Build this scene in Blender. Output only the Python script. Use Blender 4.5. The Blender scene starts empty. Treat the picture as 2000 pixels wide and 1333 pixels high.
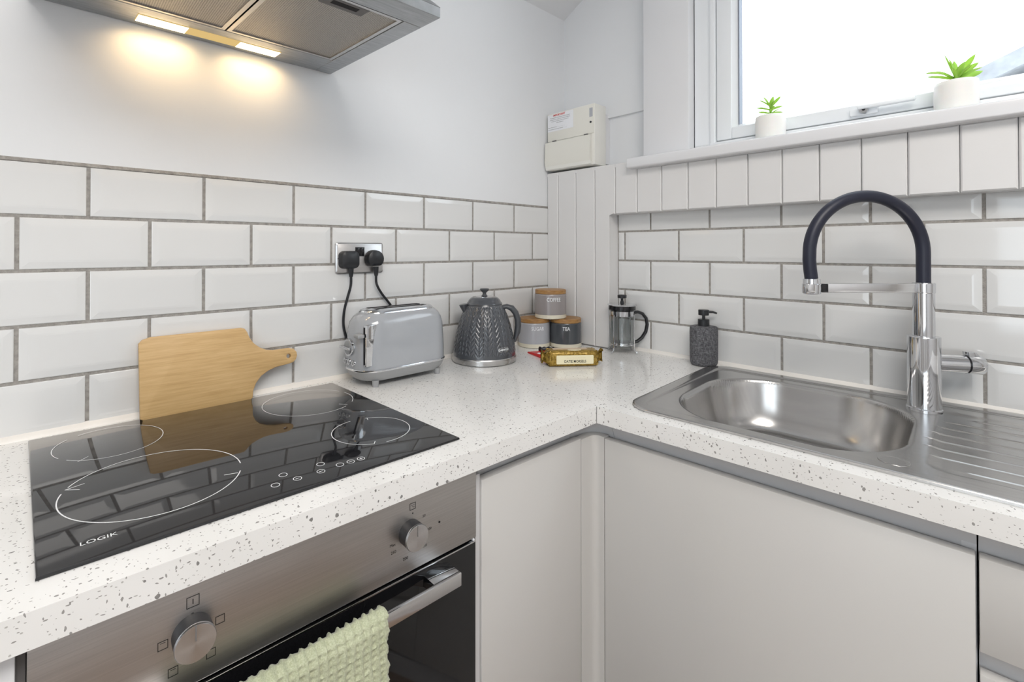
import bpy, bmesh, math, random
from math import sin, cos, pi, radians as R
from mathutils import Vector, Matrix
random.seed(7)
SC = bpy.context.scene
COL = SC.collection

# ------------------------------------------------------------------ camera
cam = bpy.data.objects.new('camera', bpy.data.cameras.new('camera'))
COL.objects.link(cam)
CAM = Vector((-1.5305, -1.2684, 1.3157)); YAW = 0.816; PIT = R(.4238)
cam.location = CAM
cam.rotation_euler = (R(90) + PIT, 0, YAW - R(90))
cam.data.sensor_width = 36
cam.data.lens = 938.954 / 2000 * 36
cam.data.shift_x = (1000 - 970.2) / 2000
cam.data.shift_y = (480.75 - 666.5) / 2000
cam.data.clip_start = .02
SC.camera = cam

# ------------------------------------------------------------------ world, lamps, exposure
world = bpy.data.worlds.new('overcast'); SC.world = world; world.use_nodes = True
bg = world.node_tree.nodes['Background']
bg.inputs[0].default_value = (.84, .93, 1, 1); bg.inputs[1].default_value = 4.2
VS = SC.view_settings
VS.view_transform = 'Standard'; VS.look = 'None'; VS.gamma = 1; VS.use_curve_mapping = False
VS.exposure = -0.02
SC.cycles.max_bounces = 10; SC.cycles.diffuse_bounces = 5; SC.cycles.glossy_bounces = 5
SC.cycles.transmission_bounces = 8; SC.cycles.transparent_max_bounces = 12
SC.cycles.caustics_reflective = False; SC.cycles.caustics_refractive = False
SC.cycles.sample_clamp_indirect = 6

def area(name, loc, target, sx, sy, power, color=(1, 1, 1), portal=False):
    l = bpy.data.lights.new(name, 'AREA'); l.shape = 'RECTANGLE'; l.size = sx; l.size_y = sy
    l.energy = power; l.color = color
    o = bpy.data.objects.new(name, l); COL.objects.link(o); o.location = loc
    o.rotation_euler = (Vector(target) - Vector(loc)).to_track_quat('-Z', 'Y').to_euler()
    if portal: l.cycles.is_portal = True
    return o
# added ceiling lamp for fill; portals in the window and added rear door
area('ceiling_fill_light', (-1.62, -1.85, 2.53), (-1.62, -1.85, 0), 1.1, 1.1, 24, (1, .94, .865))
area('window_portal', (.14, -1.25, 1.99), (-1, -1.25, 1.99), 1.3, .72, 1, portal=True)
area('door_portal', (-3.36, -1.95, 1.4), (0, -1.95, 1.4), 1.6, 1.4, 1, portal=True)

# ------------------------------------------------------------------ frames measured for the two counter runs
OC = Vector((-.617, -.6275, 0))
WT = .96          # worktop top
LA, RA = R(-1.15), R(2.35)

# ------------------------------------------------------------------ materials
MATS = {}
def mat(name, color, rough=.5, metal=0, **k):
    m = bpy.data.materials.new(name); m.use_nodes = True
    b = m.node_tree.nodes['Principled BSDF']
    b.inputs['Base Color'].default_value = (*color, 1)
    b.inputs['Roughness'].default_value = rough; b.inputs['Metallic'].default_value = metal
    for kk, v in k.items():
        b.inputs[{'coat': 'Coat Weight', 'coatr': 'Coat Roughness', 'spec': 'Specular IOR Level', 'trans': 'Transmission Weight',
                  'sheen': 'Sheen Weight', 'sss': 'Subsurface Weight', 'es': 'Emission Strength'}[kk]].default_value = v
    MATS[name] = m
    return m
class N:
    """small node-tree writer"""
    def __init__(s, m): s.t = m.node_tree; s.b = s.t.nodes.get('Principled BSDF')
    def n(s, typ, **k):
        o = s.t.nodes.new(typ)
        for a, v in k.items():
            if a.startswith('i_'):
                key = a[2:]; key = int(key) if key.isdigit() else key.replace('_', ' ')
                o.inputs[key].default_value = v
            else: setattr(o, a, v)
        return o
    def l(s, a, b): s.t.links.new(a, b)
    def coords(s, scale=(1, 1, 1), kind='Object', rot=(0, 0, 0)):
        c = s.n('ShaderNodeTexCoord'); mp = s.n('ShaderNodeMapping')
        mp.inputs['Scale'].default_value = scale; mp.inputs['Rotation'].default_value = rot
        s.l(c.outputs[kind], mp.inputs[0]); return mp.outputs[0]
    def noise(s, vec, scale, detail=3, rough=.5):
        x = s.n('ShaderNodeTexNoise'); x.inputs['Scale'].default_value = scale
        x.inputs['Detail'].default_value = detail; x.inputs['Roughness'].default_value = rough
        s.l(vec, x.inputs['Vector']); return x.outputs[0]
    def ramp(s, fac, stops):
        x = s.n('ShaderNodeValToRGB'); e = x.color_ramp.elements
        while len(e) < len(stops): e.new(.5)
        for el, (p, c) in zip(e, stops):
            el.position = p; el.color = (*c, 1) if len(c) == 3 else c
        s.l(fac, x.inputs[0]); return x.outputs[0]
    def bump(s, h, strength=.1, dist=.002):
        x = s.n('ShaderNodeBump'); x.inputs['Strength'].default_value = strength; x.inputs['Distance'].default_value = dist
        s.l(h, x.inputs['Height']); s.l(x.outputs[0], s.b.inputs['Normal'])
    def math(s, op, a, b=None):
        x = s.n('ShaderNodeMath', operation=op)
        for i, v in enumerate((a, b)):
            if v is None: continue
            if isinstance(v, (int, float)): x.inputs[i].default_value = v
            else: s.l(v, x.inputs[i])
        return x.outputs[0]
    def mix(s, fac, a, b):
        x = s.n('ShaderNodeMix', data_type='RGBA')
        for i, v in ((0, fac), (6, a), (7, b)):
            if isinstance(v, (int, float)): x.inputs[i].default_value = v
            elif isinstance(v, tuple): x.inputs[i].default_value = (*v, 1)
            else: s.l(v, x.inputs[i])
        return x.outputs[2]

def plain_noise(name, color, rough, amount=.04, scale=8, bump=0, bscale=60, **k):
    m = mat(name, color, rough, **k); n = N(m); v = n.coords()
    f = n.noise(v, scale, 4)
    lo = tuple(c * (1 - amount) for c in color); hi = tuple(min(1, c * (1 + amount)) for c in color)
    n.l(n.ramp(f, [(.3, lo), (.7, hi)]), n.b.inputs['Base Color'])
    if bump: n.bump(n.noise(v, bscale, 5), bump, .004)
    return m
plain_noise('wall_paint', (.80, .81, .825), .55, .012, 3, .25, 14)
plain_noise('ceiling_paint', (.80, .805, .815), .6, .012, 4, .1, 30)
plain_noise('tile_glaze', (.74, .74, .735), .08, .015, 3, .04, 12, coat=.3)
plain_noise('grout', (.345, .325, .30), .9, .22, 90, .5, 300)
plain_noise('panel_paint', (.735, .725, .72), .38, .012, 5, .05, 40)
plain_noise('trim_gloss', (.77, .77, .785), .25, .01, 5)
plain_noise('upvc', (.84, .86, .88), .22, .01, 5)
plain_noise('door_lacquer', (.575, .565, .55), .3, .012, 3)
plain_noise('channel_grey', (.60, .60, .61), .4, .02, 4)
plain_noise('sealant', (.83, .80, .76), .4, .03, 20)
mat('dark_gap', (.01, .01, .012), .8)
mat('dark_grey', (.16, .155, .155), .6)  # even dark grey shared by latches, vents, the joint and side panels
mat('gasket', (.20, .22, .27), .5)
mat('chrome', (.66, .67, .69), .05, 1)
mat('soft_chrome', (.72, .72, .73), .18, 1)
mat('black_plastic', (.014, .015, .018), .38)
mat('black_gloss', (.010, .010, .012), .12)
mat('print_white', (.80, .82, .84), .4)
mat('print_black', (.015, .015, .015), .5)
mat('print_red', (.65, .06, .04), .5)
mat('label_white', (.86, .87, .90), .5)
mat('cream_plastic', (.80, .785, .72), .35)
mat('cream_plastic_light', (.84, .83, .78), .35)
mat('toaster_grey', (.36, .375, .40), .12, 0, coat=.6, coatr=.03)
mat('toaster_base', (.32, .325, .33), .3)
mat('kettle_grey', (.060, .065, .075), .2, 0, coat=.6, coatr=.08)
mat('kettle_plastic', (.060, .064, .072), .3)
mat('ceramic_rose_grey', (.30, .275, .275), .2, coat=.3)
mat('ceramic_pale_grey', (.43, .44, .475), .2, coat=.3)
mat('ceramic_charcoal', (.068, .075, .085), .2, coat=.3)
mat('ceramic_cream', (.72, .68, .56), .7)
mat('navy_rubber', (.012, .014, .030), .42)
mat('pot_white', (.86, .85, .82), .45, sss=.1)
mat('red_foil', (.62, .012, .012), .3)
mat('gold_label', (.80, .74, .52), .5)
mat('tan_print', (.62, .49, .36), .5)
mat('hob_glass', (.012, .012, .014), .035, spec=.62)
mat('oven_glass', (.006, .006, .007), .05, spec=.5)

def brushed(name, color, rough, scale, amt=.12, metal=1, rv=.22):
    m = mat(name, color, rough, metal); n = N(m); v = n.coords(scale)
    f = n.noise(v, 6, 4, .6)
    lo = tuple(c * (1 - amt) for c in color); hi = tuple(min(1, c * (1 + amt)) for c in color)
    n.l(n.ramp(f, [(.3, lo), (.7, hi)]), n.b.inputs['Base Color'])
    g = n.noise(n.coords(), 5, 3)
    n.l(n.ramp(g, [(.3, (rough * (1 - rv),) * 3), (.7, (min(1, rough * (1 + rv)),) * 3)]), n.b.inputs['Roughness'])
    n.bump(f, .04, .0004)
    return m
brushed('steel_fascia', (.50, .48, .465), .42, (1.5, 40, 90), .08, 1, .1)
brushed('steel_sink', (.52, .51, .50), .235, (30, 1.5, 1.5), .05, 1, .08)
brushed('steel_hood', (.42, .43, .44), .36, (3, 30, 3), .16)
brushed('steel_trim', (.55, .54, .53), .25, (2, 2, 60), .06)
brushed('satin_plate', (.50, .49, .485), .34, (4, 4, 60), .06)
mat('knob_side', (.022, .022, .025), .4)

def knob_face():
    m = mat('knob_face', (.66, .67, .69), .27, 1); n = N(m)
    c = n.n('ShaderNodeTexCoord'); sp = n.n('ShaderNodeSeparateXYZ'); n.l(c.outputs['Object'], sp.inputs[0])
    a = n.math('ARCTAN2', sp.outputs[2], sp.outputs[0])
    r = n.math('SQRT', n.math('ADD', n.math('MULTIPLY', sp.outputs[0], sp.outputs[0]), n.math('MULTIPLY', sp.outputs[2], sp.outputs[2])))
    w = n.math('SINE', n.math('MULTIPLY', r, 9000))
    n.bump(w, .12, .0004)
    tg = n.n('ShaderNodeTangent', direction_type='RADIAL', axis='Y'); n.l(tg.outputs[0], n.b.inputs['Tangent'])
    n.b.inputs['Anisotropic'].default_value = .85
knob_face()

def worktop_mat():
    m = mat('speckled_quartz', (.80, .795, .78), .16, 0, coat=.25, coatr=.05); n = N(m)
    base = n.coords()
    nz = n.n('ShaderNodeTexNoise'); nz.inputs['Scale'].default_value = 90; nz.inputs['Detail'].default_value = 2
    n.l(base, nz.inputs['Vector'])
    va = n.n('ShaderNodeVectorMath', operation='MULTIPLY_ADD'); n.l(nz.outputs['Color'], va.inputs[0])
    va.inputs[1].default_value = (.006, .006, .006); n.l(base, va.inputs[2])
    col = n.mix(n.ramp(n.noise(base, 6, 3), [(.3, (0, 0, 0)), (.7, (1, 1, 1))]), (.76, .755, .74), (.82, .815, .805))
    for sc, th, keep, tone, rot, st in ((78, .27, .43, (.17, .165, .16), (.4, .2, .7), (1, 2.1, .9)), (120, .27, .37, (.27, .26, .25), (1.1, .5, 2.2), (1.9, 1, .8)),
                                        (185, .28, .38, (.42, .41, .39), (.2, 1.0, .3), (1, 1, 1.6)), (130, .26, .40, (.24, .23, .22), (2.0, .3, 1.2), (.8, 1.0, 2.0))):
        vo = n.n('ShaderNodeTexVoronoi'); vo.inputs['Scale'].default_value = sc
        mp = n.n('ShaderNodeMapping'); mp.inputs['Rotation'].default_value = rot; mp.inputs['Scale'].default_value = st
        n.l(va.outputs[0], mp.inputs[0]); n.l(mp.outputs[0], vo.inputs['Vector'])
        sep = n.n('ShaderNodeSeparateColor'); n.l(vo.outputs['Color'], sep.inputs[0])
        size = n.math('MULTIPLY', n.math('SUBTRACT', sep.outputs[0], keep), th * 1.5)
        f = n.math('MULTIPLY', n.math('GREATER_THAN', n.math('SUBTRACT', size, vo.outputs['Distance']), 0), .9)
        col = n.mix(f, col, tone)
    n.l(col, n.b.inputs['Base Color'])
worktop_mat()

def wood(name, a, b, c, scale, rough=.45, rot=(0, 0, 0)):
    m = mat(name, b, rough); n = N(m); v = n.coords(scale, rot=rot)
    f = n.noise(v, 5, 6, .65); g = n.noise(n.coords((6, 6, 30)), 3, 2)
    base = n.ramp(f, [(.3, a), (.5, b), (.72, c)])
    n.l(n.mix(n.ramp(g, [(.55, (0, 0, 0)), (.8, (.45, .45, .45))]), base, a), n.b.inputs['Base Color'])
    n.bump(f, .05, .0005)
wood('bamboo', (.50, .315, .125), (.59, .385, .17), (.66, .455, .22), (2, 30, 45))
wood('floor_vinyl', (.20, .14, .10), (.28, .20, .145), (.34, .255, .19), (2, 12, 2), .4)
wood('lid_bamboo', (.26, .125, .035), (.36, .19, .065), (.45, .27, .10), (12, 12, 40))

def fabric(name, a, b, scale):
    m = mat(name, a, .9, 0, sheen=.3); n = N(m); v = n.coords()
    f = n.noise(v, scale, 4); n.l(n.ramp(f, [(.3, a), (.7, b)]), n.b.inputs['Base Color']); n.bump(f, .4, .001)
fabric('towel_cotton', (.37, .395, .255), (.56, .585, .42), 500)
def soap_weave():
    m = mat('soap_weave', (.10, .10, .11), .8); n = N(m); v = n.coords((1, 1, 1))
    f = n.noise(n.coords((120, 120, 900)), 1, 2); g = n.noise(n.coords((900, 900, 100)), 1, 2)
    h = n.math('MULTIPLY', f, g)
    n.l(n.ramp(h, [(.15, (.035, .035, .04)), (.36, (.20, .20, .215))]), n.b.inputs['Base Color']); n.bump(h, .7, .002)
soap_weave()
def filter_mesh():
    m = mat('filter_mesh', (.40, .375, .345), .45, .85); n = N(m)
    vo = n.n('ShaderNodeTexVoronoi'); vo.inputs['Scale'].default_value = 260; vo.inputs['Randomness'].default_value = .12
    n.l(n.coords(), vo.inputs['Vector'])
    n.l(n.ramp(vo.outputs['Distance'], [(.15, (.16, .15, .14)), (.5, (.50, .47, .43))]), n.b.inputs['Base Color'])
    n.bump(vo.outputs['Distance'], .5, .002)
filter_mesh()
def foil():
    m = mat('gold_foil', (.33, .21, .03), .33, .35); n = N(m)
    f = n.noise(n.coords((1, 1, 1)), 160, 5, .7)
    n.l(n.ramp(f, [(.32, (.13, .075, .008)), (.5, (.31, .195, .03)), (.7, (.52, .36, .09))]), n.b.inputs['Base Color'])
    n.bump(n.noise(n.coords(), 45, 3), .5, .006)
foil()
def leaf_mat():
    m = mat('leaf_green', (.30, .55, .09), .45, 0, trans=0); n = N(m)
    f = n.noise(n.coords(), 40, 3); n.l(n.ramp(f, [(.3, (.30, .55, .13)), (.7, (.60, .76, .24))]), n.b.inputs['Base Color'])
    tr = n.n('ShaderNodeBsdfTranslucent'); tr.inputs[0].default_value = (.58, .78, .16, 1)
    mx = n.n('ShaderNodeMixShader'); mx.inputs[0].default_value = .6
    out = n.t.nodes['Material Output']; n.l(n.b.outputs[0], mx.inputs[1]); n.l(tr.outputs[0], mx.inputs[2]); n.l(mx.outputs[0], out.inputs[0])
leaf_mat()
def glass(name, tint=(1, 1, 1), rough=.01):
    m = mat(name, (1, 1, 1)); n = N(m)
    tr = n.n('ShaderNodeBsdfTransparent'); tr.inputs[0].default_value = (*tint, 1)
    gl = n.n('ShaderNodeBsdfGlossy'); gl.inputs['Roughness'].default_value = rough
    lw = n.n('ShaderNodeLayerWeight'); lw.inputs[0].default_value = .5
    fr = n.n('ShaderNodeMath', operation='MULTIPLY_ADD'); n.l(n.math('POWER', lw.outputs['Facing'], 4), fr.inputs[0]); fr.inputs[1].default_value = .7; fr.inputs[2].default_value = .05
    mx = n.n('ShaderNodeMixShader'); n.l(fr.outputs[0], mx.inputs[0]); n.l(tr.outputs[0], mx.inputs[1]); n.l(gl.outputs[0], mx.inputs[2])
    n.l(mx.outputs[0], n.t.nodes['Material Output'].inputs[0])
glass('window_glass'); glass('beaker_glass', (.93, .94, .94))
def emit(name, color, s):
    m = mat(name, (1, 1, 1)); n = N(m); e = n.n('ShaderNodeEmission'); e.inputs[0].default_value = (*color, 1); e.inputs[1].default_value = s
    n.l(e.outputs[0], n.t.nodes['Material Output'].inputs[0]); return m
emit('lamp_warm', (1, .74, .40), 9); emit('fill_panel', (1, .98, .96), 5)  # the ceiling glow belongs to the added fill lamp
emit('diffuser', (1, .70, .28), .75)
plain_noise('roof_slate', (.26, .27, .285), .7, .22, 9)
plain_noise('brick_paint', (.75, .74, .72), .8, .05, 9)

# ------------------------------------------------------------------ mesh helpers
def bm_new(): return bmesh.new()
def finish(name, bm, m, parent=None, smooth=35, origin=None, offset=None):
    if offset is not None: bmesh.ops.translate(bm, verts=bm.verts, vec=-Vector(offset))
    bmesh.ops.recalc_face_normals(bm, faces=bm.faces)
    me = bpy.data.meshes.new(name); bm.to_mesh(me); bm.free()
    me.materials.append(MATS[m])
    if smooth:
        me.polygons.foreach_set('use_smooth', [True] * len(me.polygons)); me.set_sharp_from_angle(angle=R(smooth))
    o = bpy.data.objects.new(name, me); COL.objects.link(o)
    if parent: o.parent = parent
    if origin is not None: o.location = origin
    return o
def box(bm, x0, x1, y0, y1, z0, z1, bev=0, seg=2):
    v = bmesh.ops.create_cube(bm, size=1)['verts']
    for p in v: p.co = Vector(((x0 + x1) / 2 + p.co.x * (x1 - x0), (y0 + y1) / 2 + p.co.y * (y1 - y0), (z0 + z1) / 2 + p.co.z * (z1 - z0)))
    if bev:
        ed = list({e for p in v for e in p.link_edges})
        bmesh.ops.bevel(bm, geom=ed, offset=bev, segments=seg, affect='EDGES', profile=.5)
    return bm
def B(*a, **k): return box(bm_new(), *a, **k)
def frame_axes(d):
    d = Vector(d).normalized(); u = d.orthogonal().normalized(); return u, d.cross(u).normalized(), d
def tube(bm, pts, r, seg=16, caps=True, rz=None):
    """sweep a circle along pts; r is a number or a list"""
    pts = [Vector(p) for p in pts]; n = len(pts); rs = r if isinstance(r, (list, tuple)) else [r] * n
    t0 = (pts[1] - pts[0]).normalized(); u = t0.orthogonal().normalized(); rings = []
    for i, p in enumerate(pts):
        t = (pts[min(i + 1, n - 1)] - pts[max(i - 1, 0)])
        t = t.normalized() if t.length > 1e-9 else t0
        u = (u - t * u.dot(t)).normalized(); w = t.cross(u)
        rings.append([bm.verts.new(p + (u * cos(2 * pi * k / seg) + w * sin(2 * pi * k / seg)) * rs[i]) for k in range(seg)])
    for a, b in zip(rings, rings[1:]):
        for k in range(seg): bm.faces.new((a[k], a[(k + 1) % seg], b[(k + 1) % seg], b[k]))
    if caps: bm.faces.new(rings[0][::-1]); bm.faces.new(rings[-1])
    return bm
def cyl(bm, p0, p1, r0, r1=None, seg=32): 
    return tube(bm, [p0, p1], [r0, r0 if r1 is None else r1], seg)
def lathe(bm, prof, c=(0, 0, 0), seg=48, closed=False):
    c = Vector(c); rings = []; P2 = [prof[0]]
    for (r0, z0), (r1, z1) in zip(prof, prof[1:]):
        Ls = math.hypot(r1 - r0, z1 - z0)
        if Ls > .012:
            for t in (.0012 / Ls, 1 - .0012 / Ls): P2.append((r0 + (r1 - r0) * t, z0 + (z1 - z0) * t))
        P2.append((r1, z1))
    prof = P2
    for r, z in prof:
        if r < 1e-6: rings.append([bm.verts.new(c + Vector((0, 0, z)))])
        else: rings.append([bm.verts.new(c + Vector((r * cos(2 * pi * k / seg), r * sin(2 * pi * k / seg), z))) for k in range(seg)])
    prs = list(zip(rings, rings[1:])) + ([(rings[-1], rings[0])] if closed else [])
    for a, b in prs:
        for k in range(seg):
            q = [a[k % len(a)], a[(k + 1) % len(a)], b[(k + 1) % len(b)], b[k % len(b)]]
            q = [x for i, x in enumerate(q) if x not in q[:i]]
            if len(q) > 2: bm.faces.new(q)
    if not closed:
        for rg, rev in ((rings[0], True), (rings[-1], False)):
            if len(rg) > 2: bm.faces.new(rg[::-1] if rev else rg)
    return bm
def prism(bm, poly, axis, a, b, bev=0):
    """extrude a 2-D polygon along an axis between a and b"""
    def P(p, t): return {'x': (t, p[0], p[1]), 'y': (p[0], t, p[1]), 'z': (p[0], p[1], t)}[axis]
    A = [bm.verts.new(P(p, a)) for p in poly]; Bv = [bm.verts.new(P(p, b)) for p in poly]
    n = len(poly); fs = [bm.faces.new(A), bm.faces.new(Bv[::-1])]
    for i in range(n): bm.faces.new((A[i], A[(i + 1) % n], Bv[(i + 1) % n], Bv[i]))
    if bev:
        bmesh.ops.bevel(bm, geom=list({e for f in fs for e in f.edges}), offset=bev, segments=2, affect='EDGES', profile=.5)
    return bm
def rrect(x0, x1, y0, y1, r, n=6):
    out = []
    for cx, cy, a in ((x1 - r, y1 - r, 0), (x0 + r, y1 - r, 90), (x0 + r, y0 + r, 180), (x1 - r, y0 + r, 270)):
        for i in range(n + 1):
            t = R(a + 90 * i / n); out.append((cx + r * cos(t), cy + r * sin(t)))
    return out
def loft(bm, loops, cap=True):
    rs = [[bm.verts.new(p) for p in L] for L in loops]; n = len(rs[0])
    for a, b in zip(rs, rs[1:]):
        for k in range(n): bm.faces.new((a[k], a[(k + 1) % n], b[(k + 1) % n], b[k]))
    if cap: bm.faces.new(rs[0][::-1]); bm.faces.new(rs[-1])
    return bm
def holed_plate(bm, outer, holes, z0, z1):
    """a slab with holes from 2-D loops"""
    eds = []
    for L in [outer] + holes:
        v = [bm.verts.new((x, y, z1)) for x, y in L]
        eds += [bm.edges.new((v[i], v[(i + 1) % len(v)])) for i in range(len(v))]
    res = bmesh.ops.triangle_fill(bm, use_beauty=True, edges=eds)
    fs = [f for f in res['geom'] if isinstance(f, bmesh.types.BMFace)]
    ex = bmesh.ops.extrude_face_region(bm, geom=fs)
    bmesh.ops.translate(bm, verts=[v for v in ex['geom'] if isinstance(v, bmesh.types.BMVert)], vec=(0, 0, z0 - z1))
    return bm
def arc_band(bm, cx, cy, r, w, a0, a1, z, n=64, sx=1, sy=1, shear=0):
    n = max(4, int(n * abs(a1 - a0) / 360)); vs = []
    for i in range(n + 1):
        t = R(a0 + (a1 - a0) * i / n); row = []
        for rr in (r - w / 2, r + w / 2):
            dx, dy = rr * cos(t) * sx, rr * sin(t) * sy
            row.append(bm.verts.new((cx + dx + shear * dy, cy + dy, z)))
        vs.append(row)
    for a, b in zip(vs, vs[1:]): bm.faces.new((a[0], a[1], b[1], b[0]))
    return bm
def text_bm(body, size, fn, align='CENTER', bold=0, extr=0.0):
    cu = bpy.data.curves.new('lettering', 'FONT'); cu.body = body; cu.size = size; cu.align_x = align; cu.align_y = 'CENTER'
    cu.offset = bold; cu.resolution_u = 3
    o = bpy.data.objects.new('lettering', cu); COL.objects.link(o)
    dg = bpy.context.evaluated_depsgraph_get(); me = bpy.data.meshes.new_from_object(o.evaluated_get(dg))
    bm = bmesh.new(); bm.from_mesh(me)
    for v in bm.verts: v.co = Vector(fn(v.co.x, v.co.y))
    bpy.data.objects.remove(o); bpy.data.curves.remove(cu); bpy.data.meshes.remove(me)
    return bm
def join(bms):
    a = bms[0]
    for b in bms[1:]:
        me = bpy.data.meshes.new('t'); b.to_mesh(me); b.free(); a.from_mesh(me); bpy.data.meshes.remove(me)
    return a
def tag(o, label, cat, group=None):
    o['label'] = label; o['category'] = cat
    if group: o['group'] = group
    return o
def thing(name, label, cat, loc=(0, 0, 0), rot=0, group=None):
    o = bpy.data.objects.new(name, None); COL.objects.link(o); o.location = loc; o.rotation_euler = (0, 0, rot)
    o.empty_display_size = .05
    return tag(o, label, cat, group)
class Run:
    """a thing standing in one of the counter-run frames; part shapes are given in that frame"""
    def __init__(s, ang): s.a = ang; s.M = Matrix.Rotation(ang, 3, 'Z')
    def w(s, k): return OC + s.M @ Vector(k)
    def thing(s, name, label, cat, base, group=None):
        t = thing(name, label, cat, s.w(base), s.a, group); t_base[t.name] = Vector(base); return t
t_base = {}
def kp(name, bm, m, t, smooth=35, root=None):
    return finish(name, bm, m, t, smooth, offset=t_base[(root or t).name])
RL, RR = Run(LA), Run(RA)
def struct(name, bm, m, parent=None, smooth=35):
    o = finish(name, bm, m, parent, smooth)
    if parent is None: o['kind'] = 'structure'
    return o

# ------------------------------------------------------------------ room shell
XW, YW = -3.4, -3.4
struct('floor', B(XW, .3, YW, .15, -.05, 0), 'floor_vinyl')
bm = prism(bm_new(), [(.15, 2.193), (0, 2.274), (-.6, 2.598), (YW, 2.598), (YW, 2.7), (.15, 2.7)], 'x', XW, .3)
struct('ceiling', bm, 'ceiling_paint')
wl = struct('wall_left', B(XW, .3, 0, .15, 1.487, 2.7), 'wall_paint')                     # plaster above the tiles
finish('grout_bead', prism(bm_new(), [(.0008, 1.4815), (-.0012, 1.4822), (-.0012, 1.4842), (-.0002, 1.4890), (.0008, 1.4890)], 'x', -1.98, -.0025), 'grout', wl, 0)
finish('lower_wall', B(XW, .06, .0006, .15, 0, 1.4875), 'grout', wl, 0)
WX, LX = .050, .060                                                                         # window wall: upper plaster / lower panel planes
bm = bm_new()
box(bm, WX, .20, YW, 0, 2.36, 2.7); box(bm, WX, .20, -.60, 0, 1.822, 2.36)
box(bm, LX, .20, -.60, 0, 1.56, 1.822); box(bm, LX, .20, YW, -.60, 1.4, 1.62); box(bm, WX, .20, YW, -1.90, 1.62, 2.36)
wr = struct('wall_right', bm, 'wall_paint')
finish('lower_wall', B(.0006, .20, YW, .0, 0, 1.56), 'grout', wr, 0)
bm = bm_new(); box(bm, XW - .15, XW, YW, -2.75, 0, 2.7); box(bm, XW - .15, XW, -1.15, .15, 0, 2.7); box(bm, XW - .15, XW, -2.75, -1.15, 2.10, 2.7)
struct('wall_back', bm, 'wall_paint')
struct('wall_front', B(XW, .3, YW - .15, YW, 0, 2.7), 'wall_paint')
# half-glazed double door behind the camera, unseen, added to let in fill light
bm = bm_new()
for y0, y1, z0, z1 in ((-2.75, -2.66, 0, 2.1), (-1.24, -1.15, 0, 2.1), (-2.75, -1.15, 2.02, 2.1), (-2.0, -1.9, 0, 2.1), (-2.75, -1.15, 0, .72)):
    box(bm, XW - .1, XW - .03, y0, y1, z0, z1)
d1 = struct('fill_door', bm, 'upvc'); finish('pane', B(XW - .07, XW - .06, -2.66, -1.22, .71, 2.03), 'window_glass', d1)

# ---- tiles: every tile is an object with the metro bevel
TZ, TP, G = .1044, .203, .0066
tile_cache = {}
def tile_mesh(w, h):
    k = (round(w, 3), round(h, 3))
    if k in tile_cache: return tile_cache[k]
    bm = bm_new(); b = min(.013, w * .3, h * .3); L = []
    for d, i in ((.006, 0), (-.0006, 0), (-.0013, .0012), (-.0027, b), (-.0029, b + .004)):
        L.append([(x, d, z) for x, z in ((-w / 2 + i, -h / 2 + i), (w / 2 - i, -h / 2 + i), (w / 2 - i, h / 2 - i), (-w / 2 + i, h / 2 - i))])
    loft(bm, L); bmesh.ops.recalc_face_normals(bm, faces=bm.faces)
    me = bpy.data.meshes.new('tile'); bm.to_mesh(me); bm.free(); me.materials.append(MATS['tile_glaze']); tile_cache[k] = me
    return me
def tile(parent, u0, u1, z0, z1, right=False):
    g = G / 2; u0 += g; u1 -= g; z0 += g; z1 -= g
    if u1 - u0 < .006: return
    o = bpy.data.objects.new('tile', tile_mesh(u1 - u0, z1 - z0)); COL.objects.link(o); o.parent = parent
    j = lambda s: random.uniform(-s, s)
    if right: o.location = (0, (u0 + u1) / 2, (z0 + z1) / 2); o.rotation_euler = (j(.002), 0, R(-90) + j(.003))
    else: o.location = ((u0 + u1) / 2, 0, (z0 + z1) / 2); o.rotation_euler = (j(.003), 0, j(.003))
for r in range(5):
    zt = 1.4838 - r * TZ; zb = zt - TZ; off = 0 if r % 2 == 0 else .5
    xs = [-.0025] + [x for x in (-.0457 - (k + off) * TP for k in range(-1, 10)) if x < -.004 and x > -1.98] + [-1.98]
    for a, b in zip(xs, xs[1:]): tile(wl, b, a, zb if r < 4 else .9615, zt)
for r in range(5):
    zt = 1.4849 - r * TZ; zb = zt - TZ; off = 0 if r % 2 else .5
    ys = [-.29] + [y for y in (-.3186 - (k + off) * TP for k in range(-1, 9)) if y < -.296 and y > -1.95] + [-1.95]
    for a, b in zip(ys, ys[1:]): tile(wr, b, a, zb if r < 4 else .9615, zt if r else 1.447, True)

# ---- tongue-and-groove boxing in the corner and under the sill
PX = -.06
box_panel = struct('trim_1', B(PX + .012, LX, -.278, -.0005, WT - .02, 1.606), 'panel_paint')
lintel = finish('batten', B(PX + .012, .004, -1.95, -.278, 1.4445, 1.606), 'panel_paint', box_panel)
gro = [-.0006, -.0559, -.1423, -.2288, -.3159, -.4018, -.4915, -.5801, -.6671, -.7567, -.8449, -.9321, -1.0206, -1.1087, -1.1967, -1.2847, -1.372, -1.460, -1.548, -1.636, -1.724, -1.812, -1.90]
for i, (a, b) in enumerate(zip(gro, gro[1:])):
    a -= .0009; b += .0009
    if i < 3: poly = [(a, .961), (b, .961), (b, 1.62), (a, 1.62)]
    elif i == 3: poly = [(a, .961), (-.2896, .961), (-.2896, 1.4415), (b, 1.4415), (b, 1.62), (a, 1.62)]
    else:
        zt = 1.62 if i == 4 else 1.5915
        poly = [(a, 1.4415), (b, 1.4415), (b, zt), (a, zt)]
    bm = prism(bm_new(), poly, 'x', PX, PX + .012); fr = [e for e in bm.edges if all(abs(v.co.x - PX) < 1e-5 for v in e.verts)]
    bmesh.ops.bevel(bm, geom=fr, offset=.0032, segments=1, affect='EDGES', profile=.5)
    finish('plank', bm, 'panel_paint', box_panel, 0)
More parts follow.
